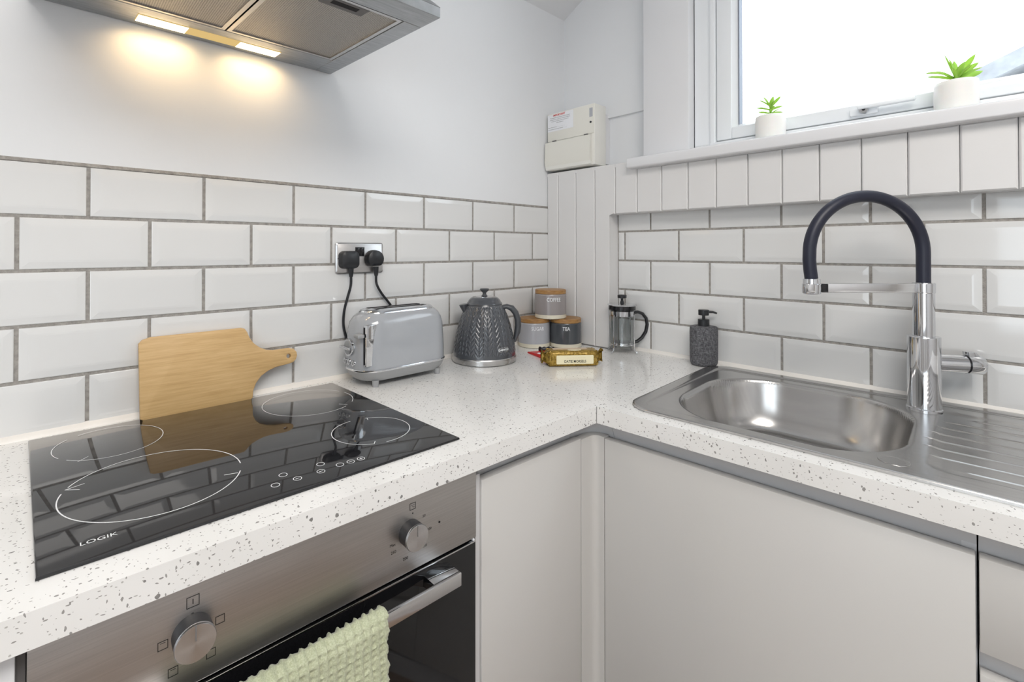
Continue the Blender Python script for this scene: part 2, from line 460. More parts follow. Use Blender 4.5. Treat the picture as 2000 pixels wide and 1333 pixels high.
finish('return_board', B(PX + .0125, .0, -.2896, -.279, .961, 1.4415), 'panel_paint', box_panel)
finish('soffit_board', B(PX + .012, .003, -1.9, -.2896, 1.4415, 1.4443), 'panel_paint', box_panel)
finish('top_cap', B(PX + .001, LX, -.402, -.0008, 1.6065, 1.6195), 'panel_paint', box_panel)

# ---- window
w1 = struct('window_1', B(.022, .09, -1.90, -.567, 1.618, 1.652), 'upvc')     # outer frame, bottom member
bm = bm_new(); box(bm, .022, .09, -.6167, -.567, 1.6525, 2.2995); box(bm, .022, .09, -1.9, -1.83, 1.6525, 2.2995); box(bm, .022, .09, -1.9, -.567, 2.30, 2.36)
finish('frame', bm, 'upvc', w1)
bm = bm_new(); box(bm, .014, .09, -.6355, -.6172, 1.652, 2.30, .004); box(bm, .014, .09, -1.83, -.6172, 1.640, 1.656, .003)
finish('frame_bead', bm, 'upvc', w1)
sash = finish('sash', B(.018, .08, -.684, -.6385, 1.6595, 2.295, .003), 'upvc', w1)
finish('rail', B(.018, .08, -1.81, -.6842, 1.6595, 1.6945, .003), 'upvc', sash)
finish('glazing_bead', prism(bm_new(), [(.019, -.682), (.035, -.699), (.06, -.699), (.06, -.682)], 'z', 1.69, 2.295), 'upvc', sash)
finish('glazing_bead', prism(bm_new(), [(.019, 1.692), (.035, 1.7035), (.06, 1.7035), (.06, 1.692)], 'y', -1.81, -.7005), 'upvc', sash)
finish('gasket', B(.032, .058, -.7025, -.6993, 1.7035, 2.29), 'gasket', sash)
finish('pane', B(.044, .052, -1.81, -.69, 1.69, 2.30), 'window_glass', w1)
# casing board and window sill
struct('trim_2', B(-.02, .0215, -.5660, -.4037, 1.6272, 2.50, .004), 'trim_gloss')
bm = prism(bm_new(), [(-.09, 1.591), (.0215, 1.591), (.0215, 1.627), (-.09, 1.627)], 'y', -1.90, -.378)
bmesh.ops.bevel(bm, geom=[e for e in bm.edges if all(v.co.x < -.089 for v in e.verts) or (all(abs(v.co.y + .378) < 1e-4 for v in e.verts))], offset=.007, segments=4, affect='EDGES', profile=.5)
finish('sill', bm, 'trim_gloss', w1)
# sash handle with key lock
h = finish('handle', B(.007, .018, -1.045, -.985, 1.664, 1.684, .004), 'upvc', w1)
bm = B(-.012, .004, -1.118, -1.004, 1.676, 1.686, .004); finish('lever', bm, 'upvc', h)
bm = cyl(bm_new(), (.012, -1.017, 1.675), (-.004, -1.017, 1.675), .010, .009, 24); finish('lock', bm, 'soft_chrome', h)
bm = cyl(bm_new(), (-.0038, -1.017, 1.675), (-.0048, -1.017, 1.675), .0035, None, 16); box(bm, -.0050, -.0040, -1.0195, -1.0145, 1.6735, 1.6765); finish('keyhole', bm, 'black_plastic', h)

# ---- neighbouring roof seen through the glass
nb = thing('neighbouring_house', 'pale slate roof of the next house seen through the lower right of the glass', 'house', (5.2, -3.0, 0))
finish('wall', B(-.98, 3.0, -1.6, 2.18, 0, 2.60), 'brick_paint', nb)
for i in range(11):
    y = 2.22 - i * .19; z = 2.62 + i * .082
    finish('slate_course', prism(bm_new(), [(y, z - .06), (y - .22, z + .0250), (y - .22, z + .112), (y, z + .0275)], 'x', -1.0, 3.1), 'roof_slate', nb)

finish('barge_board', prism(bm_new(), [(2.26, 2.53), (.06, 3.478), (.06, 3.62), (2.26, 2.672)], 'x', -1.05, -1.0), 'roof_slate', nb)

# ------------------------------------------------------------------ worktop
def W2(run, x, y): v = run.w((x, y, 0)); return (v.x, v.y)
BX0, BX1, BY0, BY1 = .080, .506, -.522, -.110           # bowl rim in the right run
hole = [W2(RR, x, y) for x, y in rrect(.056, .562, -.962, -.060, .055, 8)]
cut = rrect(-.93, -.36, .075, .558, .01, 2)
ovenhole = [W2(RL, x, y) for x, y in cut]
outer = [W2(RL, 0, 0), W2(RR, 0, -1.30), (.003, -1.93), (.003, -.2905), (PX + .0125, -.2905), (-.0595, -.2905), (-.0595, -.0005), (-.0595, .003), (-1.95, .003), W2(RL, -1.335, 0)]
outer = [outer[0], W2(RR, 0, -1.30), (.003, -1.93), (.003, -.2905), (-.0605, -.2905), (-.0605, .003), (-1.95, .003), W2(RL, -1.335, 0)]
bm = holed_plate(bm_new(), outer, [hole], WT - .038, WT)
wt = tag(finish('worktop', bm, 'speckled_quartz', None, 20), 'white speckled stone L-shaped worktop running around the corner of both walls', 'worktop')
# the butt joint and wall sealant
bm = bm_new()
prism(bm, [(.003, WT), (-.012, WT), (-.011, WT + .002), (-.003, WT + .010), (.003, WT + .012)], 'x', -1.95, -.0605)
finish('sealant', bm, 'sealant', wt)
finish('sealant', prism(bm_new(), [(.003, WT), (-.011, WT), (-.010, WT + .002), (-.003, WT + .010), (.003, WT + .012)], 'y', -1.93, -.2905), 'sealant', wt)
finish('joint_strip', B(OC.x - .0012, OC.x + .0012, OC.y - .0008, OC.y + .0007, WT - .0375, WT - .0005), 'dark_grey', wt)

# ------------------------------------------------------------------ hob
HZ = WT + .0045
quad = [(-.9204, .0553), (-.3476, .0566), (-.3702, .5751), (-.9455, .5773)]
hob = RL.thing('ceramic_hob', 'black ceramic glass hob with white cooking rings set into the worktop', 'hob', (-.64, .31, WT))
bm = prism(bm_new(), quad, 'z', WT + .0003, HZ)
bmesh.ops.bevel(bm, geom=[e for e in bm.edges if all(v.co.z > HZ - 1e-5 for v in e.verts)], offset=.0022, segments=2, affect='EDGES', profile=.5)
kp('glass_plate', bm, 'hob_glass', hob)
ZP = HZ + .00025; SH = -.046
def ring(cx, cy, rx, ry, arcs, w, ticks):
    bm = bm_new()
    for a0, a1 in arcs: arc_band(bm, cx, cy, 1, w / rx, a0, a1, ZP, 96, rx, ry, SH)
    for x0, y0, x1, y1 in ticks:
        d = Vector((x1 - x0, y1 - y0, 0)).normalized(); nn = Vector((-d.y, d.x, 0)) * w / 2
        p, q = Vector((x0, y0, ZP)), Vector((x1, y1, ZP)); bm.faces.new([bm.verts.new(v) for v in (p - nn, q - nn, q + nn, p + nn)])
    kp('cooking_ring', bm, 'print_white', hob, 0)
ring(-.834, .470, .079, .086, [(-142, 120), (135, 205)], .0012, [(-.880, .396, -.866, .412)])
ring(-.793, .232, .112, .119, [(-200, -25), (-10, 150)], .0016, [(-.694, .176, -.712, .182), (-.896, .285, -.874, .292), (-.896, .285, -.880, .272)])
ring(-.478, .454, .095, .098, [(-190, -60), (-40, 10), (20, 168)], .0013, [(-.420, .377, -.433, .392)])
ring(-.453, .200, .072, .072, [(95, 245), (262, 430)], .0014, [(-.4815, .1345, -.474, .145), (-.428, .268, -.4315, .256)])
for cx, cy, mk in ((-.6633, .0949, 0), (-.6438, .121, 0), (-.6314, .0941, 1), (-.5952, .0934, 1), (-.5857, .1189, 0), (-.5629, .0958, 0), (-.5448, .0948, 1), (-.5269, .0943, 2)):
    bm = bm_new(); arc_band(bm, cx, cy, .0058, .0010, 0, 360, ZP, 28, 1, 1.15)
    if mk: box(bm, cx - .0028, cx + .0028, cy - .0006, cy + .0006, ZP - .0001, ZP)
    if mk == 2: box(bm, cx - .0006, cx + .0006, cy - .0028, cy + .0028, ZP - .0001, ZP)
    kp('touch_control', bm, 'print_white', hob, 0)
bm = text_bm('LOGIK', .0125, lambda x, y: (-.866 + x * .98, .0985 + y, ZP)); kp('lettering', bm, 'print_white', hob, 0)

# ------------------------------------------------------------------ oven
FY = .02
OX0, OX1 = -.9252, -.3375
ov = RL.thing('built_in_oven', 'stainless steel built-in oven with two knobs and a black glass door', 'oven', (-.631, .3, .30))
kp('body', B(OX0 + .02, OX1 - .02, .045, .56, .31, .915), 'dark_grey', ov)
fas = kp('control_panel', B(OX0, OX1, FY, .045, .7905, .9205, .0012), 'steel_fascia', ov)
kp('door_gap', B(OX0 + .002, OX1 - .002, FY + .012, .046, .780, .7905), 'dark_gap', ov)
door = kp('door', B(OX0, OX1 - .002, FY - .001, .043, .30, .7845, .001), 'oven_glass', ov)
kp('top_strip', B(OX0, OX1 - .002, FY - .0016, FY + .0035, .7838, .7862, .0004), 'soft_chrome', door, root=ov)
kp('catch', B(OX1 - .008, OX1 - .0045, FY - .001, FY + .01, .7868, .7900), 'label_white', ov)
bar = kp('handle', B(-.862, -.4009, -.0185, -.0115, .7515, .7738, .0012), 'soft_chrome', ov)
for xa, xb in ((-.452, -.4012), (-.862, -.811)):
    kp('bracket', B(xa, xb, -.0116, FY - .0008, .7535, .7733, .001), 'chrome', bar, root=ov)
def knob(cx, cz, r):
    k = kp('knob', cyl(bm_new(), (cx, FY, cz), (cx, FY - .0215, cz), r * .96, r * .99, 48), 'knob_side', ov)
    bm = bm_new()
    lathe(bm, [(r * 1.0, 0), (r, .0022), (r * .965, .0036), (0, .0036)], seg=56)
    for v in bm.verts: v.co = Vector((v.co.x, -v.co.z, v.co.y))
    f = finish('cap', bm, 'knob_face', k, origin=Vector((cx, FY - .0213, cz)) - t_base[ov.name])
    finish('pointer', B(-.0007, .0007, -.0040, -.0034, .003, r * .96), 'dark_grey', k, origin=f.location)
knob(-.7825, .8552, .0218); knob(-.4785, .8555, .0208)
YM = FY - .0003
def mark(bm): kp('marking', bm, 'print_black', fas, 0, root=ov)
def sq(cx, cz, s, w=.0008, extra=None):
    bm = bm_new(); 
    for a, b, c, d in ((cx - s, cx + s, cz + s - w, cz + s), (cx - s, cx + s, cz - s, cz - s + w), (cx - s, cx - s + w, cz - s, cz + s), (cx + s - w, cx + s, cz - s, cz + s)):
        box(bm, a, b, YM, FY, c, d)
    if extra == 'I': box(bm, cx - .0005, cx + .0005, YM, FY, cz - .003, cz + .003)
    if extra == 'T': box(bm, cx - s * .5, cx + s * .5, YM, FY, cz + s * .45, cz + s * .55)
    mark(bm)
sq(-.7813, .8905, .0068, extra='I'); sq(-.7521, .8540, .0052); sq(-.8113, .8540, .0052, extra='T'); sq(-.8012, .8176, .0052, extra='T'); sq(-.7620, .8176, .0052)
sq(-.4725, .8950, .0056)
tx = lambda s, cx, cz, sz: mark(text_bm(s, sz, lambda x, y: (cx + x, YM, cz + y)))
tx('0', -.7817, .8740, .0085); tx('°C', -.4725, .8950, .0068); tx('50', -.4506, .8712, .0060); tx('100', -.4400, .8455, .0060)
tx('200', -.4859, .8150, .0066); tx('250', -.5080, .8343, .0066); tx('Max', -.5095, .8461, .0062); tx('150', -.4490, .8205, .0060)
bm = cyl(bm_new(), (-.4725, FY, .8835), (-.4725, YM, .8835), .0012, None, 12); mark(bm)
kp('indicator_lamp', cyl(bm_new(), (-.4194, FY, .8492), (-.4194, FY - .0006, .8492), .0018, None, 14), 'black_gloss', ov)

# ------------------------------------------------------------------ waffle tea towel over the oven handle
tw = RL.thing('tea_towel', 'sage green waffle-weave tea towel hung over the oven door handle', 'towel', (-.70, -.02, .40))
def towel_path(s):
    """arc length -> (y, z, normal); s=0 is the crown over the bar"""
    r = .0085; top = .7745
    if s < -pi / 2 * r: return (-.0150 + r, top + (s + pi / 2 * r), (1, 0))
    if s > pi / 2 * r: return (-.0150 - r - .002, top - (s - pi / 2 * r), (-1, 0))
    t = s / r
    return (-.0150 - r * sin(t) - .002 * max(0, sin(t)), top + r * cos(t), (-sin(t), cos(t)))
bm = bm_new(); ds = .0021; ni, nj = 130, 196; rows = []
for j in range(nj):
    s = -.070 + j * ds; row = []
    for i in range(ni):
        x = -.545 - i * .0021
        y, z, (ny, nz) = towel_path(s)
        cv = (s / .0098) % 1; cu = (x / .0125 + .06 * sin(s * 120)) % 1
        wf = max(abs(cu - .5), abs(cv - .5)) * 2
        hgt = .0050 * (max(abs(cu - .5) * 2, .8 * abs(cv - .5) * 2) ** 2.4) + .0012 * random.random()
        fold = .0035 * sin(x * 42 + 1) * min(1, max(0, s) / .12) + .0035 * max(0, s) * sin(x * 19) * 3
        ex = .0016 * sin(s * 260) if i in (0, 1) else 0
        row.append(bm.verts.new((x + ex + .0012 * sin(s * 90 + i), y + ny * hgt - max(0, fold + .002) * (1 if s > .015 else 0), z + nz * hgt)))
    rows.append(row)
for a, b in zip(rows, rows[1:]):
    for i in range(ni - 1): bm.faces.new((a[i], a[i + 1], b[i + 1], b[i]))
cl = kp('cloth', bm, 'towel_cotton', tw, 80)
sol = cl.modifiers.new('thickness', 'SOLIDIFY'); sol.thickness = .0014; sol.offset = 0

# ------------------------------------------------------------------ cabinets
DT = .019
def channel(bm, x0, x1, run):
    pass
c1 = RL.thing('base_cabinet', 'narrow pale grey handleless cupboard between the oven and the inner corner', 'cabinet', (-.18, .3, 0))
kp('door', B(-.3241, -.0312, FY, FY + DT, .12, .8892, .0012), 'door_lacquer', c1)
kp('side_panel', B(-.3365, -.3256, FY + .004, .56, .10, .9015), 'channel_grey', c1)
def gola(t, run_axis, a, b, zt, zd, y0=.02):
    """concave recessed finger channel"""
    prof = [(y0 - .003, zt)] ; c = []
    for i in range(9):
        u = i / 8; c.append((y0 + .004 + .020 * sin(u * pi * .62), zt - u * (zt - zd)))
    poly = c + [(y0 + .05, zd), (y0 + .05, zt)]
    bm = bm_new()
    if run_axis == 'x': prism(bm, poly, 'x', a, b)
    else: prism(bm, poly, 'y', a, b)
    return bm
kp('finger_channel', gola(c1, 'x', -.3365, -.0442, WT - .0385, .868), 'channel_grey', c1, 60)
c2 = RR.thing('base_cabinet', 'wide pale grey handleless cupboard under the steel sink', 'cabinet', (.3, -.31, 0))
kp('door', B(.02, .02 + DT, -.6085, -.0084, .12, .8832, .0012), 'door_lacquer', c2)
kp('side_panel', B(.042, .56, -.6100, -.594, .10, .905), 'channel_grey', c2)
kp('finger_channel', gola(c2, 'y', -.6095, -.0192, WT - .0385, .868), 'channel_grey', c2, 60)
c3 = RR.thing('drawer_unit', 'pale grey handleless drawer unit at the right end below the draining board', 'cabinet', (.3, -.9, 0))
kp('drawer', B(.02, .02 + DT, -1.21, -.6122, .7507, .8828, .0012), 'door_lacquer', c3)
kp('drawer', B(.02, .02 + DT, -1.21, -.6122, .42, .7195, .0012), 'door_lacquer', c3)
kp('drawer', B(.02, .02 + DT, -1.21, -.6122, .12, .39, .0012), 'door_lacquer', c3)
kp('finger_channel', gola(c3, 'y', -1.21, -.6118, WT - .0385, .868), 'channel_grey', c3, 60)
kp('finger_channel', gola(c3, 'y', -1.21, -.6118, .758, .705), 'channel_grey', c3, 60)
kp('side_panel', B(.048, .56, -.627, -.6115, .10, .905), 'dark_grey', c3)
# corner post with its rounded inner corner (built in world space between the two runs)
cp = thing('corner_post', 'pale grey rounded filler post in the inner corner between the two cupboards', 'cabinet', (OC.x, OC.y, 0))
p0 = RL.w((-.0298, FY, 0)) - OC; p1 = RR.w((FY, -.0070, 0)) - OC
q = RL.w((FY, FY, 0)) - OC
pts = []
A, Bq = Vector((p0.x, p0.y)), Vector((p1.x, p1.y)); C = Vector((q.x, q.y))
a1 = C + (A - C) * .42; b1 = C + (Bq - C) * .60
pts.append(A)
for i in range(11):
    t = i / 10; pts.append(a1 * (1 - t) ** 2 + C * 2 * t * (1 - t) + b1 * t ** 2)
pts.append(Bq)
poly = [tuple(p) for p in pts] + [(p1.x + DT, p1.y + .0), (q.x + DT + .004, q.y + DT + .004), (p0.x, p0.y + DT)]
finish('post', prism(bm_new(), poly, 'z', .12, .8862), 'door_lacquer', cp)
zt_, zd_ = WT - .0385, .868
gp = [(.02 + .004 + .020 * sin(i / 8 * pi * .62), zt_ - i / 8 * (zt_ - zd_)) for i in range(9)] + [(.062, zd_), (.062, zt_)]
def at_run(k):
    if k == 0: return lambda d: RL.w((-.0435, d, 0)) - OC
    if k == 6: return lambda d: RR.w((d, -.0185, 0)) - OC
    def f(d):
        a, b, c = RL.w((-.012, d, 0)) - OC, RR.w((d, -.004, 0)) - OC, RL.w((d, d, 0)) - OC; t = (k - 1) / 4
        return a * (1 - t) ** 2 + c * 2 * t * (1 - t) + b * t ** 2
    return f
finish('finger_channel', loft(bm_new(), [[(at_run(k)(d).x, at_run(k)(d).y, z) for d, z in gp] for k in range(7)]), 'channel_grey', cp, 60)
# cupboard left of the oven, only its edge in view
c4 = RL.thing('base_cabinet', 'pale panel left of the oven, cut by the picture edge under the worktop', 'cabinet', (-1.1, .3, 0))
kp('door', B(-1.30, -.9335, FY, FY + DT, .12, .9205, .001), 'trim_gloss', c4)
kp('side_panel', B(-.9332, -.9262, .028, .56, .10, .9205), 'dark_grey', c4)
plinth = RL.thing('plinth', 'grey plinth board under the cupboards', 'plinth', (-.6, .07, 0))
kp('board', B(-1.3, .05, .07, .085, 0, .10), 'channel_grey', plinth)
kp('board', B(.07, .085, -1.2, .05, 0, .10), 'channel_grey', plinth)

# ------------------------------------------------------------------ sink (pressed steel, height field)
sk = RR.thing('kitchen_sink', 'stainless steel inset sink with one bowl and ridged draining board', 'sink', (.3, -.4, WT))
SX0, SX1, SY0, SY1, SR = .040, .578, -.98, -.042, .065
def sd(x, y, x0, x1, y0, y1, r):
    dx = abs(x - (x0 + x1) / 2) - ((x1 - x0) / 2 - r); dy = abs(y - (y0 + y1) / 2) - ((y1 - y0) / 2 - r)
    return math.hypot(max(dx, 0), max(dy, 0)) + min(max(dx, dy), 0) - r
def ss(a, b, v):
    t = min(1, max(0, (v - a) / (b - a))); return t * t * (3 - 2 * t)
ridges = [.4640, .4180, .3700, .3220, .2740, .2270, .1800, .1340]
starts = [-.600, -.562, -.556, -.549, -.545, -.546, -.555, -.590]
def hsink(x, y):
    o = -sd(x, y, SX0, SX1, SY0, SY1, SR)
    z = .0054 * ss(-.0005, .004, o)                       # rolled outer edge
    led = -sd(x, y, SX0 + .030, SX1 - .030, SY0 + .03, SY1 - .030, .03)
    z -= .0032 * ss(0, .005, led)                         # pressed-down field
    b = -sd(x, y, BX0, BX1, BY0, BY1, .150)
    z -= .0030 * ss(-.007, .003, b)
    if b > 0:
        t = min(1, b / .055); z -= .120 * (1 - (1 - t) ** 2.6)
        z -= .006 * ss(.04, .19, b)
    dr = -sd(x, y, .100, .500, SY0 + .04, -.553, .03)
    z -= .0030 * ss(0, .016, dr)
    if dr > -.01 and b < 0:
        for rx, st in zip(ridges, starts):
            t = x - rx
            if -.0046 < t < .0022: z += (.5 * (t + .0046) if t <= 0 else .0023 * (1 - t / .0022)) * ss(st + .002, st - .016, y)
    return z
bm = bm_new()
def grid_vals(a, b, step): n = int(round((b - a) / step)); return [a + (b - a) * i / n for i in range(n + 1)]
xs = grid_vals(SX0, SX1, .0015); ys = grid_vals(SY0, BY0 - .02, .006)[:-1] + grid_vals(BY0 - .02, SY1, .0032)
gv = {}
for i, x in enumerate(xs):
    for j, y in enumerate(ys):
        d = sd(x, y, SX0, SX1, SY0, SY1, SR)
        if d < .0025: gv[i, j] = bm.verts.new((x, y, WT + .0004 + hsink(x, y)))
for i in range(len(xs) - 1):
    for j in range(len(ys) - 1):
        k = [(i, j), (i + 1, j), (i + 1, j + 1), (i, j + 1)]
        if all(c in gv for c in k): bm.faces.new([gv[c] for c in k])
kp('basin', bm, 'steel_sink', sk, 180)
bm = bm_new()
L = rrect(SX0, SX1, SY0, SY1, SR, 10)
loft(bm, [[(x, y, WT + .0002) for x, y in L], [(x * 1 + (0.309 - x) * .0005, y, WT + .0044) for x, y in L]], False)
kp('edge', bm, 'steel_trim', sk)
bm = lathe(bm_new(), [(.0, .0006), (.016, .0008), (.0195, .0020), (.0215, .0017), (.022, 0)], (.1000, -.5130, WT + .0018), 40)
kp('tap_hole_cover', bm, 'steel_trim', sk)
bm = lathe(bm_new(), [(.0, .0), (.022, .0), (.034, .002), (.040, .0032), (.042, .001)], (.30, -.315, WT - .1195), 36)
kp('waste', bm, 'chrome', sk)

# ------------------------------------------------------------------ tap
RT = Vector((sin(YAW), -cos(YAW), 0)); FW = Vector((cos(YAW), sin(YAW), 0))
TB = Vector((-.1075, -1.1395, WT + .0025))
tp = thing('kitchen_tap', 'tall chrome kitchen tap with a dark navy rubber hose spout behind the sink', 'tap', TB)
tp.rotation_euler = (0, 0, YAW - R(90))      # local x = picture right, local y = away
finish('body', lathe(bm_new(), [(.0315, 0), (.0315, .003), (.0292, .005), (.0292, .1600), (.0285, .1612), (.0195, .1614)], seg=56), 'chrome', tp)
finish('column', lathe(bm_new(), [(.0196, .1600), (.0196, .2790), (.0185, .2800), (.0125, .2800)], seg=48), 'chrome', tp)
hp = [(0, 0, .279), (0, 0, .31), (0, 0, .338)]
hr = .1265; zc = .3455
for i in range(0, 41): t = pi * i / 40; hp.append((-hr + hr * cos(t), 0, zc + hr * sin(t)))
hp += [(-2 * hr - .0005, 0, .330), (-2 * hr + .001, 0, .310), (-2 * hr + .004, 0, .288)]
finish('hose', tube(bm_new(), hp, .0130, 24), 'navy_rubber', tp)
nz = lathe(bm_new(), [(.0150, 0), (.0180, .002), (.0185, .012), (.0185, .022), (.0170, .024), (.0168, .034)], (-2 * hr + .0045, 0, .2540), 32)
nzo = finish('spray_head', nz, 'chrome', tp)
bm = bm_new(); x0 = -2 * hr + .0045
box(bm, x0 - .0205, x0 - .003, -.0195, -.009, .2575, .2785, .003); finish('button', bm, 'soft_chrome', nzo)
arm = finish('holder_arm', B(-2 * hr + .034, -.0175, -.0085, -.0035, .2575, .2785, .0015), 'soft_chrome', tp)
finish('magnet', B(-2 * hr + .021, -2 * hr + .035, -.010, .002, .2585, .2775, .001), 'black_gloss', arm)
finish('arm_collar', lathe(bm_new(), [(.0200, .2570), (.0206, .2580), (.0206, .2780), (.0200, .2790)], seg=40), 'chrome', arm)
d = (Vector((1, -.18, -.02))).normalized()
s0 = Vector((.010, 0, .103)); 
lv = finish('lever', tube(bm_new(), [s0, s0 + d * .068], .0192, 36), 'chrome', tp)
finish('collar', tube(bm_new(), [s0 + d * .0683, s0 + d * .0712], .0188, 36), 'black_gloss', lv)
bm = tube(bm_new(), [s0 + d * .0712, s0 + d * .0985, s0 + d * .1005], [.0205, .0205, .0192], 36)
finish('grip', bm, 'chrome', lv)
fu = s0 + d * .0800; bm = bm_new()
prism(bm, [(fu.x - .008, fu.z + .012), (fu.x + .015, fu.z + .010), (fu.x + .018, fu.z + .016), (fu.x + .006, fu.z + .0275), (fu.x - .010, fu.z + .0275)], 'y', fu.y - .008, fu.y + .008, .001)
finish('fin', bm, 'chrome', lv)

# ------------------------------------------------------------------ cooker hood
hd = thing('cooker_hood', 'brushed steel cooker hood with two mesh filters and a warm lit strip', 'hood', (-1.245, 0, 1.79))
HB = 1.795; hx0, hx1, hy0 = -1.557, -.9495, -.466
def hq(u, v):      # measured underside corners, u along the wall, v outwards
    a = Vector((-1.560, -.0025)).lerp(Vector((-.9635, -.0025)), u); b = Vector((-1.535, hy0 + .0)).lerp(Vector((-.9360, hy0)), u); p = a.lerp(b, v)
    return p.x, p.y
hoff = Vector((-1.245, 0, 1.79))
def hbox(name, u0, u1, v0, v1, z0, z1, m, parent=None, bev=.0008):
    Lp = [hq(u0, v0), hq(u1, v0), hq(u1, v1), hq(u0, v1)]
    bm = prism(bm_new(), Lp, 'z', z0, z1)
    if bev: bmesh.ops.bevel(bm, geom=list(bm.edges), offset=bev, segments=1, affect='EDGES')
    return finish(name, bm, m, parent or hd, offset=hoff)
EU, EV = .075, .152
hbox('front_rail', 0, 1, 1 - EV * .9, 1, HB, HB + .022, 'steel_hood')
hbox('back_rail', 0, .928, 0, .20, HB, HB + .022, 'steel_hood')
hbox('side_rail', .9288, 1, 0, 1 - EV * .91, HB, HB + .022, 'steel_hood')
hbox('side_rail', 0, EU, .205, 1 - EV * .91, HB, HB + .022, 'steel_hood')
bm = bm_new()
loft(bm, [[(*hq(u, v), HB + .022) for u, v in ((0, 0), (1, 0), (1, 1), (0, 1))], [(x, y, 2.06) for x, y in ((-1.37, -.003), (-1.13, -.003), (-1.13, -.24), (-1.37, -.24))]])
box(bm, -1.37, -1.13, -.24, -.003, 2.06, 2.262)
finish('canopy', bm, 'steel_hood', hd, offset=hoff)
for u0, u1 in ((EU + .004, .517), (.523, .925)):
    f = hbox('filter', u0 + .008, u1 - .008, .215, .848, HB + .0035, HB + .012, 'filter_mesh', None, 0)
    bm = bm_new()
    for a, b, c, d_ in ((u0, u1, .204, .220), (u0, u1, .842, .858), (u0, u0 + .014, .220, .842), (u1 - .014, u1, .220, .842)):
        prism(bm, [hq(a, c), hq(b, c), hq(b, d_), hq(a, d_)], 'z', HB + .0006, HB + .011)
    finish('filter_frame', bm, 'steel_trim', f, offset=hoff)
    um = (u0 + u1) / 2 + .008
    lt = hbox('latch', um - .075, um + .075, .765, .838, HB + .0005, HB + .006, 'dark_grey', f, .0006)
    hb = hbox('latch_recess', um - .045, um + .045, .792, .822, HB - .0001, HB + .004, 'dark_gap', f, 0)
lightu0, lightu1 = .272, .742
hbox('light_cover', lightu0, lightu1, .046, .128, HB - .0012, HB + .002, 'diffuser', None, .0004)
for u0, u1 in ((.274, .420), (.592, .740)):
    lm = hbox('lamp', u0, u1, .050, .124, HB - .0022, HB - .0008, 'lamp_warm', None, .0002)
for u in (.34, .665):
    px, py = hq(u, .087)
    l = area('hood_lamp_light', (px, py - .0, HB - .006), (px, py + .03, 1.2), .13, .045, .17, (1, .68, .34)); l.data.spread = R(140)

# ------------------------------------------------------------------ consumer unit
cu = thing('consumer_unit', 'cream plastic fuse box with a printed notice, above the corner boxing', 'fuse box', (-.03, -.123, 1.625))
cof = Vector((-.03, -.123, 1.625))
fx, y0, y1, zb, ztp = -.066, -.2345, -.0105, 1.6285, 1.8545
finish('case', B(fx, .008, y0, y1, zb, ztp, .004), 'cream_plastic_light', cu, offset=cof)
finish('backing_board', B(.008, LX - .001, y0 + .02, y1 - .01, zb + .015, ztp - .02), 'trim_gloss', cu, offset=cof)
finish('upper_cover', B(fx - .0025, fx + .001, y0 + .003, y1 - .001, 1.744, ztp - .003, .001), 'cream_plastic', cu, offset=cof)
bm = prism(bm_new(), [(fx - .002, 1.742), (fx - .012, 1.738), (fx - .016, 1.660), (fx - .012, 1.644), (fx - .002, 1.640)], 'y', y0 + .012, y1 + .004)
lc = finish('breaker_flap', bm, 'cream_plastic', cu, offset=cof)
bm = prism(bm_new(), [(fx - .012, 1.644), (fx - .002, 1.6405), (fx - .002, 1.629), (fx - .009, 1.632)], 'y', y0 + .012, y1 + .004)
finish('flap_lip', bm, 'cream_plastic_light', lc, offset=cof)
for yy in (-.048, -.200): finish('notch', B(fx - .009, fx - .0025, yy - .008, yy + .008, 1.7405, 1.7440), 'dark_grey', lc, offset=cof)
win = finish('test_window', B(fx - .0035, fx - .002, -.2275, -.2135, 1.805, 1.838, .0006), 'ceramic_pale_grey', cu, offset=cof)
finish('screw', cyl(bm_new(), (fx - .002, -.2190, 1.786), (fx - .0042, -.2190, 1.786), .004, None, 18), 'knob_side', cu, offset=cof)
nx = fx - .0031
nt = finish('notice', B(nx, fx - .002, -.139, -.0125, 1.782, 1.849, 0), 'label_white', cu, offset=cof)
def ctext(s, size, cy, cz, m, al='CENTER', bold=0):
    finish('lettering', text_bm(s, size, lambda x, y: (nx - .0002, cy - x, cz + y), al, bold), m, nt, 0, offset=cof)
ctext('IMPORTANT', .0105, -.070, 1.8435, 'print_red', bold=.0004)
for i, s in enumerate(('This installation should be periodically inspected', 'and tested and a report on its condition obtained,', 'as prescribed in the current edition of the', 'wiring regulations')):
    ctext(s, .0050, -.074, 1.8345 - i * .0066, 'print_black')
ctext('Date of last inspection  ..................................', .0048, -.016, 1.7985, 'print_black', 'LEFT')
ctext('Recommended date of next inspection  ..............', .0048, -.016, 1.7905, 'print_black', 'LEFT')

# ------------------------------------------------------------------ double socket and plugs
so = thing('wall_socket', 'brushed steel double wall socket on the tiles above the toaster', 'socket', (-.877, -.004, 1.291))
sof = Vector((-.877, -.004, 1.291))
bm = bm_new(); L0 = rrect(-.9496, -.8048, 1.2482, 1.3350, .006, 4)
loft(bm, [[(x, -.0005, z) for x, z in L0], [(x, -.0065, z) for x, z in L0], [(-.8772 + (x + .8772) * .955, -.0095, 1.2916 + (z - 1.2916) * .925) for x, z in L0]])
finish('plate', bm, 'satin_plate', so, offset=sof)
sw = finish('switch_block', B(-.8935, -.8655, -.0108, -.009, 1.2965, 1.3225, .0004), 'black_plastic', so, offset=sof)
finish('rocker', B(-.8915, -.8800, -.0135, -.0105, 1.2985, 1.3205, .001), 'black_gloss', sw, offset=sof)
finish('rocker', B(-.8790, -.8675, -.0120, -.0105, 1.2985, 1.3205, .001), 'black_gloss', sw, offset=sof)
